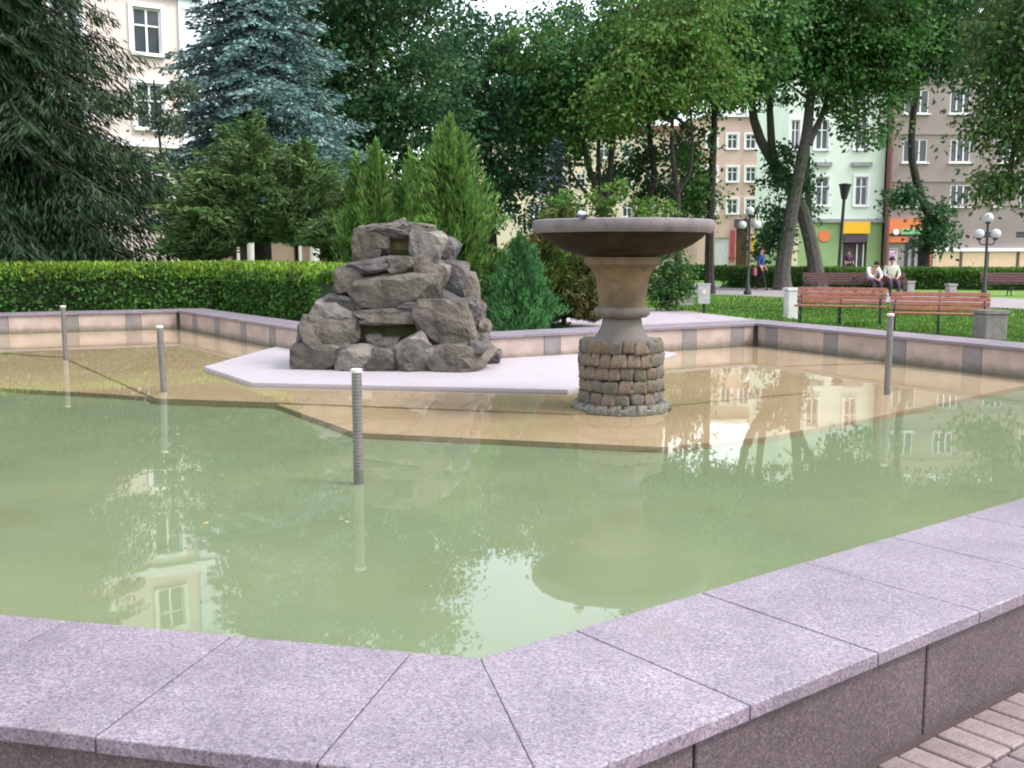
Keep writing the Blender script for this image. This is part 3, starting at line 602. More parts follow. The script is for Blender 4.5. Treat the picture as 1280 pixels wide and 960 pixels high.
tree('thin lacy pale green sapling in front of the cream house windows', P(212, 300, 28)[:2], [st([(212, 10000), (208, 260), (200, 180), (192, 100)], 28, .06, .02), ([tuple(P(205, 200, 28)), tuple(P(180, 190, 28)), tuple(P(150, 205, 28))], .025, .01), ([tuple(P(200, 170, 28)), tuple(P(225, 120, 28)), tuple(P(240, 100, 28))], .025, .01), ([tuple(P(200, 160, 28)), tuple(P(165, 125, 28)), tuple(P(140, 130, 28))], .025, .01)],
     [ell(185, 118, 28, .9, .5, .16), ell(155, 132, 28, .6, .5, .14), ell(205, 150, 28, .6, .5, .25), ell(195, 195, 28, .7, .5, .3), ell(165, 200, 28, .5, .5, .14), ell(200, 245, 28, .7, .5, .4), ell(225, 110, 28, .5, .4, .14), ell(170, 240, 28, .6, .5, .18)], 'lf_sap', (4, 22), .13, 29, limbs=0, sub_r=(.2, .4), droop=1.2)
# --- conifers
def spruce(label, base, H, Rm, m, seed, nb=150, droop=.5, tuft=.2, up=.1, name='spruce_tree', zmin=.6, hang=.0, dens=1.0, cat='conifer', wr=.3):
    rs = np.random.default_rng(seed); b = np.array([base[0], base[1], 0.])
    t_ = thing(name, label, cat, tuple(b), 0, 'conifers in the park')
    MB().tube([(0, 0, -.1), (0, 0, H * .5), (0, 0, H)], [H * .018, H * .011, .02], 9).build('trunk', M['bark'], t_, True)
    C_, A_, L_ = [], [], []; mb = MB()
    for k in range(nb):
        f = ((k + rs.random()) / nb) ** 1.25; z = zmin + (H - zmin) * f; az = k * 2.39996 + rs.normal(0, .25)
        L = Rm * (1 - f) ** .85 * rs.uniform(.7, 1.16) + .12; n_ = max(5, int(L / .16)); s = np.linspace(.12, 1, n_)
        rad = L * s; zz_ = z + up * L * np.sin(s * 2) - droop * L * s ** 1.6 + .16 * L * s ** 5
        d = np.array([math.cos(az), math.sin(az), 0]); sd_ = np.array([-d[1], d[0], 0])
        pts = d * rad[:, None] + np.array([0, 0, 1]) * zz_[:, None]
        mb.tube(list(pts[::2]) + [pts[-1]], [.03 * (1 - .8 * x) for x in np.linspace(0, 1, len(pts[::2]) + 1)], 4, False)
        for i in range(n_):
            wd = .42 * L * (1 - s[i]) ** .6 * (.4 + s[i]) * 1.1 + .1; nt = max(4, int(wd / .05 * dens))
            lat = rs.uniform(-wd, wd, nt); p = pts[i] + sd_ * lat[:, None] + d * (-abs(lat) * .35)[:, None] + rs.normal(0, .05, (nt, 3))
            p[:, 2] -= abs(lat) * (.25 + hang * 1.0) + rs.random(nt) * hang * .35
            a = d * .8 + sd_ * (np.sign(lat) * .8)[:, None] + rs.normal(0, .3, (nt, 3)); a[:, 2] -= .25 + hang * 2.2
            C_.append(p); A_.append(a); L_.append(tuft * rs.uniform(.6, 1.3, nt))
    mb.build('branches', M['bark'], t_)['kind'] = 'stuff'
    C_, A_, L_ = map(np.concatenate, (C_, A_, L_))
    quads('crown', leafquads(C_, A_, L_, L_ * wr, rs, .3), M[m], t_)
    return t_
spruce('large dark drooping spruce at the left edge behind the hedge', (P(-5, 300, 26)[0], 26), 24, 5.0, 'nd_dark', 31, 420, .5, .26, .05, hang=.4, zmin=.7, dens=1.7, wr=.15)
spruce('tall pale blue spruce between the cream building and the rock mound', (P(328, 300, 31)[0], 31), 15.5, 3.5, 'nd_blue', 33, 300, .45, .17, .14, hang=.05, zmin=3.0, dens=1.9, wr=.42)
spruce('small dark blue spruce far behind the left of the bowl', (P(693, 300, 34)[0], 34), 5.2, 1.5, 'nd_blue_dark', 35, 80, .35, .16, .1, zmin=.5, cat='conifer')

def flame(parent, pieces, m, rs, size=.14, n=2600, up=1.0, name='crown', rag=.5):
    out = []
    for (c, rad) in pieces:                       # upright spindle of feathery sprays
        c = np.array(c); rad = np.array(rad); k = int(1.5 * n * (rad[0] * rad[2]) ** .9) + 200
        z = rs.random(k); prof_ = np.sin(np.clip(z, 0.02, 1) ** .62 * math.pi) ** .75; az = rs.uniform(0, 6.28, k)
        lob = 1 + .16 * np.sin(az * 5 + z * 9 + rs.random() * 6) + .1 * np.sin(az * 9 - z * 17); cell = np.array([noise.noise(Vector((math.cos(q_) * 2.2, math.sin(q_) * 2.2, w_ * 7 + c[0] * 3))) + .6 * noise.noise(Vector((math.cos(q_) * 5, math.sin(q_) * 5, w_ * 15))) for q_, w_ in zip(az, z)])
        rr = prof_ * lob * (1 + rag * cell) * (.5 + .55 * rs.random(k) ** .5)
        p = np.stack([c[0] + rad[0] * rr * np.cos(az), c[1] + rad[1] * rr * np.sin(az), c[2] - rad[2] + 2 * rad[2] * z * (1 + .25 * rag * cell)], 1)
        a = np.stack([np.cos(az) * .7, np.sin(az) * .7, np.full(k, up)], 1) + rs.normal(0, .35, (k, 3))
        L = size * rs.uniform(.6, 1.5, k); out.append(leafquads(p, a, L, L * .22, rs))
    return quads(name, np.concatenate(out), M[m], parent)
def shrub(name, label, cat, px, Y, pieces, m, seed, size=.14, n=2600, up=1.0, group='conifers in the park', stem=True, rag=.5):
    rs = np.random.default_rng(seed); b = np.array([P(px, 300, Y)[0], Y, 0.])
    t_ = thing(name, label, cat, tuple(b), 0, group)
    if stem: MB().tube([(0, 0, -.05), (.02, 0, .4), (0, 0, .9)], [.06, .05, .02], 7).build('stem', M['bark'], t_)
    q = []
    for (x0, y0, x1, y1, dY) in pieces:
        a_, b_ = P(x0, y0, Y + dY), P(x1, y1, Y + dY); c = (a_ + b_) / 2 - b; rx = abs(b_[0] - a_[0]) / 2; q.append((c, (rx, rx * .95, abs(a_[2] - b_[2]) / 2)))
    flame(t_, q, m, rs, size, n, up, rag=rag); return t_
shrub('thuja', 'tall pointed yellow-green thuja column behind the rock mound', 'thuja', 562, 22, [(522, 170, 605, 350, 0), (540, 205, 612, 400, .3), (515, 215, 560, 390, -.2)], 'nd_thuja', 41, .15, 9000, 1.2, rag=.95)
shrub('thuja', 'lower ragged thuja between the blue spruce and the tall pointed one', 'thuja', 470, 23, [(444, 198, 500, 360, 0), (425, 215, 470, 370, .3), (485, 225, 530, 370, .2), (500, 205, 530, 330, .6)], 'nd_thuja', 43, .15, 9000, 1.2, rag=.95)
shrub('dwarf_thuja', 'rounded bright green dwarf thuja beside the foot of the rock mound', 'thuja', 650, 20.5, [(616, 300, 682, 425, 0), (622, 322, 690, 420, -.15)], 'nd_dwarf', 45, .11, 14000, 1.3)
shrub('juniper_bush', 'spreading brownish green juniper in front of the blue spruce', 'juniper', 330, 25.5, [(215, 215, 300, 325, 0), (250, 165, 380, 302, .3), (330, 190, 430, 306, 0), (405, 250, 460, 340, -.3), (380, 275, 440, 310, -1.2), (205, 265, 285, 325, -.3)], 'nd_jun', 47, .17, 7500, .2, rag=1.1)
shrub('juniper_bush', 'sprawling yellow-green juniper between dwarf thuja and stone bowl', 'juniper', 705, 22, [(640, 290, 720, 400, 0), (660, 270, 745, 395, .5), (700, 300, 770, 398, .2), (720, 345, 762, 400, -.6), (600, 320, 660, 410, .6)], 'nd_junlight', 49, .16, 7000, .5, rag=.8)
# leafy bush right of the stem
def bush(label, px, Y, ells, leaf, seed, size=.13, dens=(22, 46), name='bush', cat='bush', sub_r=(.2, .42)):
    rs = np.random.default_rng(seed); b = np.array([P(px, 300, Y)[0], Y, 0.])
    t_ = thing(name, label, cat, tuple(b), 0, 'bushes in the park')
    for k in range(5):
        a_ = rs.uniform(0, 6.28); MB().tube([(0, 0, -.03), (.15 * math.cos(a_), .15 * math.sin(a_), .5), (.4 * math.cos(a_), .4 * math.sin(a_), 1.0)], [.03, .025, .012], 6).build('stem', M['bark'], t_)
    quads('crown', crown_leaves(ells, dens, size, rs, sub_r=sub_r, droop=.4, shell=.5) - b, M[leaf], t_); return t_
bush('dark leafy bush right of the stone bowl stem', 836, 28.5, [ell(835, 328, 28.5, .55, .5, .5), ell(850, 350, 28.5, .42, .4, .4), ell(814, 350, 28.5, .45, .4, .45), ell(838, 366, 28.3, .4, .35, .3)], 'lf_mid', 51)
bush('light green bush behind the bowl below the forked tree', 775, 33, [ell(775, 255, 33, .8, .6, .7), ell(740, 280, 33, .8, .6, .9), ell(820, 275, 33, .7, .6, .8), ell(700, 262, 33, .5, .5, .6)], 'lf_light', 53, .16, (9, 40))
bush('low broadleaf bush tucked between the rock mound and dwarf thuja', 610, 21.5, [ell(600, 365, 21.5, .35, .3, .4), ell(620, 390, 21.3, .3, .3, .25), ell(690, 405, 21.8, .35, .3, .2)], 'lf_mid', 55, .1, (60, 46), sub_r=(.12, .25))
rs = np.random.default_rng(3); b = P(605, 381, 20.6)
t_ = thing('flower', 'small red flower head beside the rock mound', 'flower', (b[0], 20.6, 0))
MB().tube([(0, 0, -.02), (.01, 0, b[2])], .006, 5).build('stalk', M['lf_mid'], t_)
quads('bloom', leafquads(rs.normal(0, .05, (60, 3)) + np.array([0, 0, b[2]]), rs.normal(size=(60, 3)), .07, .05, rs), M['red_bloom'], t_)

# --- hedges
def hedge(label, line, width, h, seed, dens=900, size=.075, name='hedge', shoots=True, topm='lf_hedge_top', m='lf_hedge'):
    rs = np.random.default_rng(seed); b = np.array([*line[0], 0.]); t_ = thing(name, label, 'hedge', tuple(b))
    core = MB(); out = []; top = []
    for a_, c_ in zip(line[:-1], line[1:]):
        a_, c_ = np.array(a_), np.array(c_); L = np.linalg.norm(c_ - a_); u = (c_ - a_) / L; nn_ = np.array([u[1], -u[0]])
        core.box((*(a_ + c_)[:2] / 2 - b[:2], h * .47), (L - .35, width * .8, h * .9), math.atan2(u[1], u[0]))
        k = int(L * (h * 2 + width) * dens); s = rs.uniform(-.1, L + .1, k); q = rs.random(k) * (2 * h + width)
        side = np.where(q < h, -1, np.where(q < h + width, 0, 1)); w = np.where(side == 0, q - h - width / 2, side * width / 2); z = np.where(side < 0, q, np.where(side > 0, q - h - width, h))
        bumpy = np.array([noise.noise(Vector((a * 1.7, b_ * 2.0, c2 * 2 + seed))) for a, b_, c2 in zip(s, w, z)])
        w = w + np.sign(w) * bumpy * .07 * (side != 0) + rs.normal(0, .035, k); z = np.clip(z + bumpy * .09 * (side == 0) + rs.normal(0, .03, k), .01, None)
        p = np.concatenate([a_ + u * s[:, None] + nn_ * w[:, None], z[:, None]], 1)
        ax = rs.normal(size=(k, 3)); Ls = size * rs.uniform(.7, 1.5, k); out.append(leafquads(p, ax, Ls, Ls * .65, rs))
        if shoots:
            k2 = int(L * width * 1300); s = rs.uniform(0, L, k2); w = rs.uniform(-width / 2 - .06, width / 2 + .06, k2); z = h + rs.random(k2) ** 1.4 * .34 - .13
            p = np.concatenate([a_ + u * s[:, None] + nn_ * w[:, None], z[:, None]], 1); ax = rs.normal(0, .5, (k2, 3)) + np.array([0, 0, 1.2]); top.append(leafquads(p, ax, size * rs.uniform(.8, 1.6, k2), size * .5, rs))
    core.build('hedge_core', M['nd_dark'], t_)
    quads('foliage', np.concatenate(out) - b, M[m], t_)
    if shoots: quads('new_shoots', np.concatenate(top) - b, M[topm], t_)
    return t_
nFL = np.array([-dFL[1], dFL[0]]); nFL = nFL if nFL[1] > 0 else -nFL
nFN = np.array([-dFN[1], dFN[0]]); nFN = nFN if nFN[0] > 0 else -nFN
hd = WC + 1.15
hc = meet(FLc + nFL * hd, dFL, FLc + nFN * hd, dFN)
hedge('clipped green hedge with pale new shoots behind the left basin wall', [hc + dFL * 9, hc, hc + dFN * 5.6], 1.0, 1.16, 61, 620, .085)
hedge('low clipped hedge behind the far benches in front of the shops', [P(905, 350, 47)[:2], P(1400, 350, 43)[:2]], .8, .72, 63, 260, .12, topm='lf_light')
hedge('low dark hedge strip at the far end of the path left of the thick trunks', [P(860, 350, 60)[:2], P(985, 350, 57)[:2]], .8, .75, 65, 220, .14, shoots=False)

# --- lawn blades near the path edges
rs = np.random.default_rng(8); k = 60000; px = rs.uniform(690, 1290, k); py = rs.uniform(368, 446, k); d0 = np.array([G(a, b_) for a, b_ in zip(px, py)])
edge = np.interp(px, [690, 770, 860, 985, 1100, 1300], [383, 383, 389, 404, 421, 448]); pt = np.interp(px, [800, 870, 1000, 1280], [357, 368, 374, 388])
keep = (py < edge - .5) & (py > pt); d0 = d0[keep]; k = len(d0)
V = leafquads(np.concatenate([d0, np.full((k, 1), .02)], 1), rs.normal(0, .35, (k, 3)) + np.array([0, 0, 1]), .09 * rs.uniform(.6, 1.4, k), .03, rs)
quads('grass', V, M['grass_blade'])['kind'] = 'stuff'

# ------------------------------------------------------------------ buildings
def wall_mesh(x0, x1, z0, z1, holes, depth=.14):
    xs = sorted({x0, x1, *[h[0] for h in holes], *[h[2] for h in holes]}); zs = sorted({z0, z1, *[h[1] for h in holes], *[h[3] for h in holes]})
    mb = MB()
    for i in range(len(xs) - 1):
        for j in range(len(zs) - 1):
            cx, cz = (xs[i] + xs[i + 1]) / 2, (zs[j] + zs[j + 1]) / 2
            if any(h[0] < cx < h[2] and h[1] < cz < h[3] for h in holes): continue
            mb.add([(xs[i], 0, zs[j]), (xs[i + 1], 0, zs[j]), (xs[i + 1], 0, zs[j + 1]), (xs[i], 0, zs[j + 1])], [(0, 1, 2, 3)])
    for h in holes:
        a, c, b, d = h; dp = depth
        mb.add([(a, 0, c), (b, 0, c), (b, 0, d), (a, 0, d), (a, dp, c), (b, dp, c), (b, dp, d), (a, dp, d)], [(0, 4, 5, 1), (1, 5, 6, 2), (2, 6, 7, 3), (3, 7, 4, 0)])
    D = 9
    mb.add([(x0, 0, z0), (x0, 0, z1), (x0, D, z0), (x0, D, z1), (x1, 0, z0), (x1, 0, z1), (x1, D, z0), (x1, D, z1)], [(0, 1, 3, 2), (4, 6, 7, 5), (2, 3, 7, 6), (1, 5, 7, 3)])
    return mb
WCACHE = {}
def window(parent, h, cols=2, transom=.68, fm=None, sill=True, depth=.13, surround=None):
    x0, z0, x1, z1 = h; w, hh = x1 - x0, z1 - z0; fm = fm or M['white']
    key = (round(w, 2), round(hh, 2), cols, transom, fm.name)
    if key not in WCACHE:
        f = .075; mb = MB(); mb.box((-w / 2 + f / 2, 0, 0), (f, .07, hh)); mb.box((w / 2 - f / 2, 0, 0), (f, .07, hh)); mb.box((0, 0, hh / 2 - f / 2), (w - 2 * f, .068, f)); mb.box((0, 0, -hh / 2 + f / 2), (w - 2 * f, .068, f))
        for k in range(1, cols): mb.box((-w / 2 + w * k / cols, 0, 0), (f * 1.1, .064, hh - 2 * f))
        if transom: mb.box((0, 0, -hh / 2 + hh * transom), (w - 2 * f, .058, f * .9))
        WCACHE[key] = (new_mesh('window', mb.V, mb.F, fm), new_mesh('pane', *(lambda q: (q.V, q.F))(MB().box((0, 0, 0), (w / cols - f * .9, .015, hh - f))), M['glass']), new_mesh('sill', *(lambda q: (q.V, q.F))(MB().box((0, 0, 0), (w + .24, .22, .09))), fm))
    a, b, c = WCACHE[key]; cx, cz = (x0 + x1) / 2, (z0 + z1) / 2
    wo = link('window', a, parent, (cx, depth - .05, cz))
    for k in range(cols): link('pane', b, wo, (-w / 2 + w * (k + .5) / cols, .02, 0))
    if sill: link('sill', c, wo, (0, -depth + .0, -hh / 2 - .048))
    if surround:
        s = .16; mb = MB(); y = -depth + .02; mb.box((-w / 2 - s / 2, y, 0), (s, .1, hh)); mb.box((w / 2 + s / 2, y, 0), (s, .1, hh)); mb.box((0, y - .003, hh / 2 + s / 2 + .002), (w + 2 * s, .11, s)); mb.build('surround', surround, wo)
    return wo
def pxbox(x0, y0, x1, y1, Y, ox, oz=0):
    a, b = P(x0, y1, Y), P(x1, y0, Y); return (a[0] - ox, a[2] - oz, b[0] - ox, b[2] - oz)
def box_part(parent, name, bx_, y0, y1, m):
    return MB().box(((bx_[0] + bx_[2]) / 2, (y0 + y1) / 2, (bx_[1] + bx_[3]) / 2), (bx_[2] - bx_[0], y1 - y0, bx_[3] - bx_[1])).build(name, m, parent)

M['mint'] = mat('mint_plaster', (.68, .76, .68), .9, .06, .6, .2, 20); M['mint_low'] = mat('green_plaster', (.3, .42, .2), .9, .08, .6, .2, 20)
M['brown'] = mat('brown_plaster', (.31, .255, .245), .95, .12, .5, .4, 20); M['pinkp'] = mat('pink_plaster', (.6, .43, .38), .9, .08, .6, .2, 20)
M['cream'] = mat('cream_plaster', (.66, .56, .53), .9, .06, .5, .2, 20); M['creamy'] = mat('yellow_plaster', (.68, .58, .45), .9, .08, .5, .2, 20)
M['yellow'] = mat('yellow_sign', (.85, .48, .02), .5, .04); M['orange'] = mat('orange_sign', (.75, .2, .07), .5, .06); M['greensign'] = mat('green_sign', (.2, .5, .25), .5, .05)
M['pipe'] = mat('downpipe', (.17, .07, .065), .6); M['door'] = mat('dark_door', (.05, .035, .045), .5); M['trim_grey'] = mat('grey_trim', (.3, .3, .32), .8)
M['shop'] = mat('cream_shutter', (.72, .52, .36), .7, .06); M['red'] = mat('red_sign', (.4, .06, .09), .5); M['awning'] = mat('purple_awning', (.1, .06, .1), .8); M['brownd'] = mat('brown_shopfront', (.1, .055, .04), .7)
M['roof'] = mat('roof_tile', (.2, .1, .08), .9)
# mint tenement
Y = 70; ox = P(1043, 300, Y)[0]
hs_ = [pxbox(a, y0, a + 17, y1, Y, ox) for a in (1019, 1068) for y0, y1 in ((221, 257), (150, 187), (80, 116))] + [pxbox(988, y0, 1000, y1, Y, ox) for y0, y1 in ((221, 257), (150, 187))]
dr = pxbox(1052, 303, 1084, 345, Y, ox)
mint = thing('apartment_building', 'pale mint tenement with white windows and yellow shop sign', 'building', (ox, Y, 0))
X0, X1 = P(982, 300, Y)[0] - ox, P(1102, 300, Y)[0] - ox; zs_ = P(640, 276, Y)[2]; TOP = 15.5
wall_mesh(X0, X1, zs_, TOP, hs_).build('wall', M['mint'], mint)
wall_mesh(X0, X1, -.1, zs_ - .002, [dr], .3).build('shop_wall', M['mint_low'], mint)
for h in hs_: window(mint, h, 2, .66, surround=M['white'])
for (x0, x1) in ((1016, 1039), (1064, 1089)): box_part(mint, 'hood_moulding', pxbox(x0, 203, x1, 208, Y, ox), -.25, .02, M['trim_grey'])
box_part(mint, 'string_course', (X0 - .05, zs_ - .12, X1 + .05, zs_ + .12), -.2, -.002, M['trim_grey'])
box_part(mint, 'cornice', (X0 - .1, TOP - .3, X1 + .1, TOP + .1), -.5, 9.2, M['white'])
box_part(mint, 'sign_board', pxbox(1051, 277.5, 1086, 292, Y, ox), -.34, -.2, M['yellow'])
box_part(mint, 'awning', pxbox(1053, 294, 1083, 303, Y, ox), -.3, -.004, M['awning'])
d_ = box_part(mint, 'door', (dr[0] + .02, 0, dr[2] - .02, dr[3] - .02), .2, .28, M['door'])
for x in (1070, 1078): box_part(mint, 'door_frame', pxbox(x, 305, x + 3, 344, Y, ox), .12, .198, M['white'])
MB().tube([(P(1030, 295, Y)[0] - ox, -.08, P(1030, 295, Y)[2]), (P(1030, 295, Y)[0] - ox, -.003, P(1030, 295, Y)[2])], .38, 16).build('round_sign', M['orange'], mint)
box_part(mint, 'pilaster', (X0, 0, X0 + .8, zs_ - .13), -.12, -.002, M['creamy'])
# brown tenement
ox = P(1190, 300, Y)[0]; brown = thing('apartment_building', 'brown-grey plaster tenement with orange shop sign and cream shutters', 'building', (ox, Y - .4, 0)); Yb = Y - .4
X0, X1 = P(1108, 300, Yb)[0] - ox, P(1420, 300, Yb)[0] - ox
hb = []
for y0, y1, xs_ in ((231, 258, ((1126, 1147), (1187, 1213), (1240, 1250), (1275, 1300), (1330, 1355))), (174, 203, ((1128, 1160), (1187, 1214), (1246, 1272), (1300, 1326), (1350, 1376))), (112, 142, ((1130, 1162), (1187, 1214), (1246, 1272), (1300, 1326))), (52, 82, ((1130, 1162), (1187, 1214), (1246, 1272), (1300, 1326)))):
    hb += [pxbox(a, y0, b_, y1, Yb, ox) for a, b_ in xs_]
small = [pxbox(a, 290, b_, 297, Yb, ox) for a, b_ in ((1218, 1247), (1270, 1296))]
shopw = pxbox(1103.5, 310, 1123, 343, Yb, ox); shopw = (X0 + .12, shopw[1], shopw[2], shopw[3]); dr = pxbox(1129, 302, 1152, 345, Yb, ox)
wall_mesh(X0, X1, -.1, TOP + .6, hb + small + [shopw, dr]).build('wall', M['brown'], brown)
for i, h in enumerate(hb): window(brown, h, 3 if h[2] - h[0] > 1.2 else 1, 0)
for h in small: window(brown, h, 1, 0, M['iron'], False)
for y in (232, 173, 262, 110): box_part(brown, 'string_course', (X0 + .05, P(640, y, Yb)[2] + .24, X1, P(640, y, Yb)[2] + .36), -.08, -.002, M['brown'])
box_part(brown, 'cornice', (X0 - .1, TOP + .4, X1 + .1, TOP + .9), -.6, 9.2, M['trim_grey'])
z = P(640, 274, Yb)[2]
s_ = box_part(brown, 'sign_board', (X0 + .06, P(640, 292, Yb)[2], P(1154, 300, Yb)[0] - ox, z), -.28, -.003, M['orange'])
box_part(brown, 'sign_strip', pxbox(1124, 286, 1152, 293, Yb, ox), -.31, -.282, M['greensign']); box_part(brown, 'sign_panel', pxbox(1110, 296, 1133, 303, Yb, ox), -.2, -.003, M['orange'])
MB().tube([(P(1118, 290, Yb)[0] - ox, -.33, P(1118, 290, Yb)[2]), (P(1118, 290, Yb)[0] - ox, -.281, P(1118, 290, Yb)[2])], .2, 14).build('sign_emblem', M['white'], brown)
wo = window(brown, (shopw[0] + .02, shopw[1], shopw[2], shopw[3]), 1, 0)
M['poster'] = mat('pale_poster', (.75, .72, .85), .6); M['poster_pink'] = mat('pink_poster', (.7, .35, .65), .6)
box_part(brown, 'poster', (shopw[0] + .12, shopw[1] + .4, shopw[2] - .1, shopw[3] - .15), .02, .05, M['poster']); box_part(brown, 'poster_band', (shopw[0] + .16, shopw[3] - .6, shopw[2] - .14, shopw[3] - .3), .005, .018, M['poster_pink'])
box_part(brown, 'door', (dr[0] + .02, 0, dr[2] - .02, dr[3] - .02), .06, .13, M['door'])
for x in (1137, 1145): box_part(brown, 'door_glass', pxbox(x - 2.6, 310, x + 2.6, 340, Yb, ox), .03, .058, M['trim_grey'])
box_part(brown, 'orange_pillar', pxbox(1157, 309, 1165, 345, Yb, ox), -.1, -.003, M['orange'])
MB().tube([(X0 - .05, -.2, 0), (X0 - .05, -.2, TOP)], .16, 10).build('downpipe', M['pipe'], brown)
xs_ = [1166, 1200, 1233, 1271, 1309, 1347, 1385]
for a, b_ in zip(xs_[:-1], xs_[1:]):
    q = pxbox(a + 1.2, 314.5, b_ - 1.2, 345, Yb, ox); box_part(brown, 'shutter_panel', (q[0], .02, q[2], q[3]), -.1, -.003, M['shop'])
    q = pxbox(b_ - 1, 314.5, b_ + 1, 345, Yb, ox); box_part(brown, 'shutter_post', (q[0], .0, q[2], q[3]), -.16, -.003, M['brown'])
q = pxbox(1164, 310, 1386, 314.3, Yb, ox); box_part(brown, 'shutter_lintel', q, -.25, -.003, M['white'])
q = pxbox(1164.2, 314.5, 1167, 345, Yb, ox); box_part(brown, 'shutter_jamb', (q[0], 0, q[2], q[3]), -.22, -.102, M['white'])
# pink tenement
Y = 88; ox = P(922, 300, Y)[0]; pinkb = thing('apartment_building', 'pink tenement seen between the tree trunks with shops at street level', 'building', (ox, Y, 0))
hp_ = [pxbox(a, y0, a + 13, y0 + 18, Y, ox) for a in (909, 932) for y0 in (168, 209, 249)] + [pxbox(884, y0, 896, y0 + 18, Y, ox) for y0 in (168, 209, 249)]
X0, X1 = P(872, 300, Y)[0] - ox, P(949, 300, Y)[0] - ox; tp = P(640, 142, Y)[2]
shp = [pxbox(893, 297, 911, 336, Y, ox), pxbox(919, 285, 935, 342, Y, ox)]
wall_mesh(X0, X1, -.1, tp, hp_ + shp, .3).build('wall', M['pinkp'], pinkb)
for h in hp_: window(pinkb, h, 2, .66, surround=M['white'])
box_part(pinkb, 'shop_window', (shp[0][0], shp[0][1], shp[0][2], shp[0][3]), .2, .28, M['poster']); box_part(pinkb, 'shop_door', (shp[1][0], 0, shp[1][2], shp[1][3]), .2, .28, M['brownd'])
box_part(pinkb, 'red_sign', pxbox(912, 288, 918.5, 326, Y, ox), -.2, -.003, M['red']); box_part(pinkb, 'yellow_sign', pxbox(939, 296, 948, 318, Y, ox), -.2, -.003, M['yellow'])
box_part(pinkb, 'dark_fascia', pxbox(918, 274, 938, 284, Y, ox), -.2, -.003, M['awning']); box_part(pinkb, 'cornice', (X0 - .2, tp - .3, X1 + .2, tp + .15), -.4, 9.3, M['white'])
# cream range behind the bowl
Y = 93; ox = P(740, 300, Y)[0]; crm = thing('apartment_building', 'long cream and yellow range glimpsed through the trees behind the bowl', 'building', (ox, Y, 0))
hc_ = [pxbox(a, y0, a + 12, y0 + 17, Y, ox) for a in range(575, 866, 29) for y0 in (180, 217, 254)]
X0, X1 = P(560, 300, Y)[0] - ox, P(868, 300, Y)[0] - ox; tp = P(640, 165, Y)[2]
wall_mesh(X0, X1, -.1, tp, hc_).build('wall', M['creamy'], crm)
for h in hc_: window(crm, h, 2, .66)
MB().prism([(X0 - .3, -.5), (X1 + .3, -.5), (X1 + .3, 9.4), (X0 - .3, 9.4)], tp + .002, tp + .5).build('roof', M['roof'], crm)
# cream house at the left
Yc = 44; pc = P(183, 300, Yc); ang = math.atan2(.57, .82)
def facade(px, py):                                        # picture point on that facade -> (u, z)
    d = ray(px, py); u2 = np.array([math.cos(ang), math.sin(ang)]); o2 = pc[:2]
    A = np.array([[d[0], -u2[0]], [d[1], -u2[1]]]); t_, s = np.linalg.solve(A, o2); return s, CH + d[2] * t_
house = thing('apartment_building', 'cream three-storey house with white-framed windows behind the dark spruce', 'building', (pc[0], pc[1], 0), ang)
a0 = facade(168, 66); a1 = facade(199, 12); b0 = facade(172, 160); b1 = facade(190, 122)
ww = 1.15; hh = a1[1] - a0[1]; fh = (a0[1] - b0[1]); cu_ = (a0[0] + a1[0]) / 2
xe = facade(254, 60)[0]; hz = []
for k in range(-6, 1):
    for zf in (a0[1] - 2 * fh, a0[1] - fh, a0[1], a0[1] + fh * 1.12):
        if zf > .8: hz.append((cu_ + k * 3.1 - ww / 2, zf, cu_ + k * 3.1 + ww / 2, zf + hh))
topz = a0[1] + fh * 1.12 + hh + 1.3
wall_mesh(-20, xe, -.1, topz, hz).build('wall', M['cream'], house)
for h in hz: window(house, h, 2, .62, surround=M['white'])
zb_ = a0[1] + hh + .55
box_part(house, 'string_course', (-20, zb_, xe + .02, zb_ + .35), -.22, -.002, M['white'])
box_part(house, 'string_course', (-20, b0[1] - .75, xe + .02, b0[1] - .5), -.15, -.002, M['white'])
box_part(house, 'cornice', (-20.3, topz, xe + .4, topz + .45), -.6, 9.3, M['white'])
M['bluewhite'] = mat('pale_plaster', (.68, .74, .8), .9, .04)
box_part(house, 'corner_pilaster', (facade(224, 60)[0], .0, xe + .08, topz - .02), -.1, -.003, M['bluewhite'])
# low pavilion
Y = 50; ox = P(340, 320, Y)[0]; pav = thing('pavilion', 'low pinkish pavilion with white columns just above the left hedge', 'building', (ox, Y, 0))
hp_ = [pxbox(290, 303, 311, 345, Y, ox), pxbox(324, 303, 337, 345, Y, ox), pxbox(368, 305, 374, 345, Y, ox)]
X0, X1 = P(250, 300, Y)[0] - ox, P(425, 300, Y)[0] - ox
hp_ = [(a, .0, b_, d_) for a, c_, b_, d_ in hp_]
wall_mesh(X0, X1, -.1, 2.9, hp_, .5).build('wall', M['pinkp'], pav)
for h in hp_: box_part(pav, 'door', h, .4, .48, M['door'])
for px in (300, 317, 377, 395): MB().tube([(P(px, 300, Y)[0] - ox, -.4, 0), (P(px, 300, Y)[0] - ox, -.4, 2.9)], .22 if px in (317, 395) else .08, 12).build('column', M['white'], pav, True)
box_part(pav, 'roof', (X0 - .4, 2.902, X1 + .4, 3.3), -.7, 9.4, M['roof'])

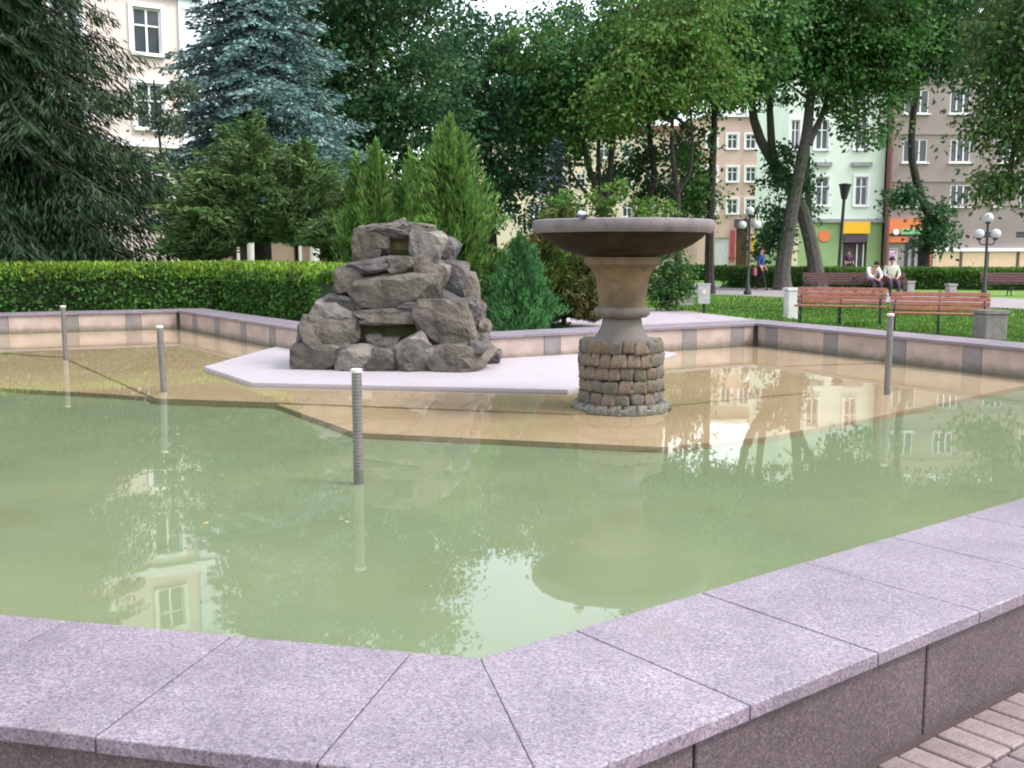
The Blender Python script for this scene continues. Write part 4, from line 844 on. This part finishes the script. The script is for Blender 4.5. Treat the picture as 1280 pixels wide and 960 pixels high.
# ------------------------------------------------------------------ benches
def bench(label, A, B, wood, group, depth=.42):
    A, B = np.array(A), np.array(B); L = np.linalg.norm(B - A); ang_ = math.atan2(*(B - A)[::-1]); c = (A + B) / 2
    t_ = thing('park_bench', label, 'bench', (c[0], c[1], 0), ang_, group)     # local -y faces the sitter's front
    for k in range(4): bevel(MB().box((0, -.19 + k * .105, .43 + (0.012 if k == 0 else 0)), (L, .092, .035)).build('seat_slat', wood, t_), .006)
    for k in range(4): bevel(MB().box((0, .2 + k * .028 + .02, .52 + k * .088), (L, .032, .076), rx=R(-14)).build('back_slat', wood, t_), .006)
    for x in (-L / 2 + .1, 0, L / 2 - .1):
        mb = MB(); mb.tube(curve_pts([(x, -.2, .0), (x, -.16, .12), (x, -.21, .27), (x, -.17, .405)], 9), .02, 6)
        mb.tube(curve_pts([(x, .24, 0), (x, .17, .14), (x, .17, .4), (x, .25, .6), (x, .335, .85)], 11), .02, 6)
        mb.tube([(x, -.2, .395), (x, .18, .395)], .017, 6); mb.tube(curve_pts([(x, -.16, .12), (x, -.02, .24), (x, .17, .14)], 8), .012, 5)
        mb.build('leg_frame', M['iron'], t_, True)
        if x: MB().tube(curve_pts([(x, -.2, .42), (x, -.235, .55), (x, -.17, .64), (x, 0, .645), (x, .24, .63)], 12), .017, 6).build('armrest', M['iron'], t_, True)
    return t_
b1a, b1b = G(1000, 400), G(1092, 409); b2a, b2b = G(1112, 411), G(1222, 421)
def along(a, b, L): c = (a + b) / 2; u = (b - a) / np.linalg.norm(b - a); return c - u * L / 2, c + u * L / 2
u = np.array([1.0, -.42]); u /= np.linalg.norm(u)
bench('reddish wooden bench nearer the thick leaning trunks, left of the pair', *along(P(1049, 400, 22.2)[:2] - u, P(1049, 400, 22.2)[:2] + u, 1.84), M['wood'], 'red benches beside the basin')
bench('reddish wooden bench beside the grey concrete bin, right of the pair', *along(P(1173, 400, 19.5)[:2] - u, P(1173, 400, 19.5)[:2] + u, 1.76), M['wood'], 'red benches beside the basin')
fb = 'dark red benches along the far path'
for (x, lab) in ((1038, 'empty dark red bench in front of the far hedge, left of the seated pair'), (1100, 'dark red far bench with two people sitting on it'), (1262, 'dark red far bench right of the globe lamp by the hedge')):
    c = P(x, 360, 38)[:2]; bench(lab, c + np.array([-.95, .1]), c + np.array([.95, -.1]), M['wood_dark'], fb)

# ------------------------------------------------------------------ lamps
def globe_lamp(label, px, Y, ytop):
    b = P(px, 350, Y); H = P(px, ytop, Y)[2]; t_ = thing('street_lamp', label, 'street lamp', (b[0], Y, 0), 0, 'three-globe park lamps')
    MB().lathe([(.1, 0), (.1, .3), (.06, .38), (.045, 1.2), (.04, H - .3)], 14).build('pole', M['lampgrey'], t_, True)
    MB().lathe([(.15, -.01), (.15, .12), (.11, .16)], 14).build('base', M['lampgrey'], t_)
    r = .16; zs__ = H - r
    for (dx, dz) in ((0, 0), (-.27, -.52), (.27, -.52)):
        if dx: MB().tube(curve_pts([(0, 0, zs__ - .85), (dx * .7, 0, zs__ - .87), (dx, 0, zs__ + dz - r - .03)], 7), .022, 7).build('arm', M['lampgrey'], t_, True)
        V, F = ICO[3]; link('globe', new_mesh('globe', V * r, F, M['globe'], True), t_, (dx, 0, zs__ + dz))
        MB().lathe([(.05, -r - .05), (.085, -r - .01), (.09, -r + .03)], 12, (dx, 0, zs__ + dz)).build('globe_cup', M['lampgrey'], t_)
globe_lamp('dark lamp post with three globes beside the walking person', 935, 39, 258)
globe_lamp('dark lamp post with three white globes in front of the brown building', 1231, 34.5, 266)
Y = 50; b = P(1047, 350, Y); H = P(1050, 229, Y)[2]; t_ = thing('street_lamp', 'tall single-headed lamp with tapered lantern before the mint building', 'street lamp', (b[0], Y, 0))
t_.rotation_euler = (0, R(2.2), 0)
MB().lathe([(.11, -.02), (.11, .5), (.085, .6), (.075, H - .75)], 14).build('pole', M['lampgrey'], t_, True)
MB().lathe([(.09, H - .76), (.14, H - .7), (.27, H - .12), (.29, H - .1)], 14).build('lantern', M['lampgrey'], t_)
MB().lathe([(.31, H - .098), (.31, H - .05), (.1, H)], 14).build('lantern_cap', M['iron'], t_)

# ------------------------------------------------------------------ bins and small concrete things
def concrete_bin(label, px, py, h, w, m, group='concrete litter bins'):
    g = G(px, py); t_ = thing('litter_bin', label, 'litter bin', (g[0], g[1], 0), R(8), group)
    mb = MB(); mb.prism([(-w / 2, -w / 2), (w / 2, -w / 2), (w / 2, w / 2), (-w / 2, w / 2)], -.02, h - .06)
    bevel(mb.build('body', m, t_), .03, 2)
    mb = MB(); a = w / 2 + .02; b_ = w / 2 - .06
    for (x, y, dx, dy) in ((0, -(a + b_) / 2, 2 * a, a - b_), (0, (a + b_) / 2, 2 * a, a - b_), (-(a + b_) / 2, 0, a - b_, 2 * b_), ((a + b_) / 2, 0, a - b_, 2 * b_)): mb.box((x, y, h - .028), (dx, dy, .06))
    mb.build('rim', m, t_); MB().box((0, 0, h - .055), (2 * b_ - .01, 2 * b_ - .01, .008)).build('opening', M['iron'], t_)
concrete_bin('square grey pebbled concrete bin at the right end of the red benches', 1236, 427, .56, .42, M['concrete_dark'])
concrete_bin('pale concrete bin at the left end of the left red bench', 989, 399, .74, .3, M['concrete_pale'])
concrete_bin('small concrete bin by the hedge below the cream shutters', 1188, 373, .5, .28, M['concrete'])
concrete_bin('small concrete bin by the hedge just right of the seated pair', 1136, 368, .5, .3, M['concrete'])
g = G(879, 391); t_ = thing('litter_bin', 'grey metal bin on a short post on the lawn right of the bowl', 'litter bin', (g[0], g[1], 0), R(-6))
M['binm'] = mat('bin_metal', (.42, .43, .43), .6, .1, 8); MB().tube([(0.02, .05, -.02), (.02, .05, .75)], .03, 8).build('post', M['iron'], t_)
mb = MB(); w, d_, h0, h1 = .16, .13, .24, .74
V = [(-w * .9, -d_, h0), (w * .9, -d_, h0), (w * .9, d_ * .3, h0), (-w * .9, d_ * .3, h0), (-w, -d_ * 1.1, h1), (w, -d_ * 1.1, h1), (w, d_ * .3, h1), (-w, d_ * .3, h1)]
mb.add(V, [(3, 2, 1, 0), (0, 1, 5, 4), (1, 2, 6, 5), (2, 3, 7, 6), (3, 0, 4, 7)]); bevel(mb.build('bucket', M['binm'], t_), .012, 2)
MB().box((0, -.055, h1 + .015), (.35, .21, .022)).build('rim', M['binm'], t_); box_part(t_, 'label_plate', (-.05, .5, .05, .62), -d_ * 1.1 - .02, -d_ * 1.1 - .004, M['creamy'])
g = G(858, 386); t_ = thing('concrete_block', 'long low grey concrete block on the lawn beside the metal bin', 'concrete block', (g[0], g[1] + 1.5, 0), R(4))
MB().box((0, 0, .12), (.85, .4, .26)).build('block', M['concrete'], t_); MB().box((0, 0, .275), (.93, .48, .045)).build('cap_slab', M['concrete'], t_)

# ------------------------------------------------------------------ people
M['skin'] = mat('skin', (.5, .28, .2), .6, .05); M['hair'] = mat('dark_hair', (.02, .014, .012), .7); M['bluetop'] = mat('blue_cloth', (.03, .07, .25), .8); M['blackc'] = mat('black_cloth', (.012, .012, .016), .8)
M['whitec'] = mat('white_cloth', (.7, .72, .8), .8); M['greyc'] = mat('pale_check_cloth', (.5, .5, .42), .8); M['purplec'] = mat('dark_purple_cloth', (.07, .035, .07), .8); M['pinkc'] = mat('pink_bag_cloth', (.6, .12, .2), .7); M['shoe'] = mat('shoe', (.02, .02, .02), .6)
def skinned(name, chains, m, parent, sub=2):
    V, E, Rr = [], [], []; index = {}
    for ch in chains:
        prev = None
        for p, r in ch:
            key = tuple(round(x, 3) for x in p)
            if key not in index: index[key] = len(V); V.append(p); Rr.append(r)
            i = index[key]
            if prev is not None and prev != i: E.append((prev, i))
            prev = i
    me = bpy.data.meshes.new(name); me.from_pydata(V, E, []); me.materials.append(m); o = link(name, me, parent)
    md = o.modifiers.new('skin', 'SKIN'); md.use_smooth_shade = True
    if not me.skin_vertices: me.skin_vertices.new()
    for i, r in enumerate(Rr): me.skin_vertices[0].data[i].radius = (r, r)
    me.skin_vertices[0].data[0].use_root = True
    s = o.modifiers.new('sub', 'SUBSURF'); s.levels = sub; s.render_levels = sub; return o
def person(label, loc, rz, J, top, legsm, hairm, group=None, bag=None):
    t_ = thing('person', label, 'person', loc, rz, group)
    pel, che, nek, hed = J['pel'], J['che'], J['nek'], J['hed']
    ch = [[(pel, .13), (che, .14), (nek, .055), (tuple(np.array(nek) + (np.array(hed) - np.array(nek)) * .35), .06), (hed, .1), (tuple(np.array(hed) + np.array([0, 0, .08])), .085)]]
    for s in (0, 1):
        ch.append([(che, .14), (J['sh'][s], .065), (J['el'][s], .045), (J['wr'][s], .03)])
        w = np.array(J['wr'][s]); d = unit(w - np.array(J['el'][s])); pm = w + d * .07; ch.append([(J['wr'][s], .03), (tuple(pm), .034)])
        for q, (ox_, ln) in enumerate(((-.03, .07), (-.01, .085), (.01, .08), (.03, .06))): ch.append([(tuple(pm), .034), (tuple(pm + d * ln * .5 + np.array([0, ox_, 0])), .01), (tuple(pm + d * ln + np.array([0, ox_, -.012])), .008)])
        ch.append([(J['wr'][s], .03), (tuple(w + d * .05 + np.array([0, -.05, 0])), .011)])
        ch.append([(pel, .13), (J['hp'][s], .085), (J['kn'][s], .058), (J['an'][s], .038), (J['to'][s], .035)])
    skinned('body', ch, M['skin'], t_)
    ch = [[(pel, .15), (tuple((np.array(pel) + np.array(che)) / 2), .145), (che, .158), (tuple(np.array(che) * .45 + np.array(nek) * .55), .1)]]
    for s in (0, 1): ch.append([(che, .158), (J['sh'][s], .08), (J['el'][s], .06), (tuple(np.array(J['el'][s]) * .4 + np.array(J['wr'][s]) * .6), .046)])
    skinned('shirt', ch, top, t_)
    ch = [[(tuple(np.array(pel) + np.array([0, 0, .1])), .14), (pel, .155)]]
    for s in (0, 1): ch.append([(pel, .155), (J['hp'][s], .105), (J['kn'][s], .076), (J['an'][s], .06)])
    skinned('trousers', ch, legsm, t_)
    for s in (0, 1): skinned('shoe', [[(tuple(np.array(J['an'][s]) + np.array([0, 0, -.02])), .05), (J['to'][s], .045)]], M['shoe'], t_)
    V, F = ICO[2]; V = V * np.array([.112, .125, .12]); V = V[:, :]; V[:, 2] = np.maximum(V[:, 2], -.03 - .05 * (V[:, 1] > .03)); link('hair', new_mesh('hair', V, F, hairm, True), t_, (hed[0], hed[1] + .02, hed[2] + .055))
    V, F = ICO[1]
    for sx in (-.035, .035): link('eye', new_mesh('eye', V * .011, F, M['blackc'], True), t_, (hed[0] + sx, hed[1] - .098, hed[2] + .02))
    link('nose', new_mesh('nose', V * np.array([.014, .02, .022]), F, M['skin'], True), t_, (hed[0], hed[1] - .105, hed[2] - .012)); link('mouth', new_mesh('mouth', V * np.array([.025, .01, .006]), F, M['pinkc'], True), t_, (hed[0], hed[1] - .092, hed[2] - .05))
    for sx in (-.1, .1): link('ear', new_mesh('ear', V * np.array([.012, .022, .03]), F, M['skin'], True), t_, (hed[0] + sx, hed[1], hed[2] + .0))
    return t_
# local: person faces -y
walk = dict(pel=(0, 0, .92), che=(0, -.02, 1.3), nek=(0, -.01, 1.47), hed=(0, -.03, 1.6), sh=((-.19, 0, 1.4), (.19, 0, 1.4)), el=((-.25, .08, 1.13), (.26, -.04, 1.13)), wr=((-.24, -.05, .92), (.24, -.16, .93)), hp=((-.09, 0, .88), (.09, 0, .88)),
            kn=((-.1, -.14, .5), (.1, .06, .5)), an=((-.1, -.2, .09), (.1, .24, .13)), to=((-.1, -.34, .04), (.1, .13, .05)))
g = G(950, 363)
pw = person('person in a blue top and black trousers walking along the far path', (g[0], g[1], 0), R(70), walk, M['bluetop'], M['blackc'], M['hair'])
pw.scale = (1.02,) * 3
t_ = thing('bag', 'pale pink bag carried by the walking person in blue', 'bag', (g[0] - .28, g[1] - .25, .62), R(70)); mb = MB(); mb.prism([(-.14, -.05), (.14, -.05), (.14, .05), (-.14, .05)], 0, .3); bevel(mb.build('bag_body', M['pinkc'], t_), .02, 2)
MB().tube(curve_pts([(-.08, 0, .29), (-.05, 0, .42), (.05, 0, .42), (.08, 0, .29)], 9), .008, 5).build('strap', M['pinkc'], t_)
sit = dict(pel=(0, 0, .55), che=(0, -.02, .95), nek=(0, -.03, 1.13), hed=(0, -.07, 1.26), sh=((-.2, 0, 1.05), (.2, 0, 1.05)), el=((-.27, -.08, .78), (.27, -.08, .78)), wr=((-.13, -.3, .66), (.15, -.32, .66)), hp=((-.1, -.08, .53), (.1, -.08, .53)),
           kn=((-.12, -.48, .5), (.14, -.48, .5)), an=((-.12, -.46, .08), (.18, -.52, .08)), to=((-.12, -.62, .04), (.2, -.66, .04)))
lean = dict(sit, che=(0, -.16, .9), nek=(0, -.3, 1.02), hed=(.04, -.4, 1.1), sh=((-.2, -.18, .98), (.2, -.2, .98)), el=((-.24, -.36, .74), (.24, -.36, .74)), wr=((-.08, -.5, .62), (.08, -.52, .62)))
c = P(1100, 360, 38)[:2]
p1 = person('seated person in a white shirt bending forward on the far bench', (P(1087, 360, 38)[0], c[1] - .0, 0), R(12), lean, M['whitec'], M['purplec'], M['hair'], 'people sitting on the far bench')
p2 = person('seated person in a pale checked shirt sitting upright on the far bench', (P(1113, 360, 38)[0], c[1] - .02, 0), R(-6), sit, M['greyc'], M['purplec'], M['hair'], 'people sitting on the far bench')
g = P(1060, 340, 64)
person('dark-haired person standing at the shop door under the yellow sign', (g[0], 64, 0), R(20), dict(walk, an=((-.1, 0, .09), (.1, 0, .09)), kn=((-.1, -.02, .5), (.1, -.02, .5)), to=((-.1, -.14, .04), (.1, -.14, .04))), M['purplec'], M['blackc'], M['hair'])
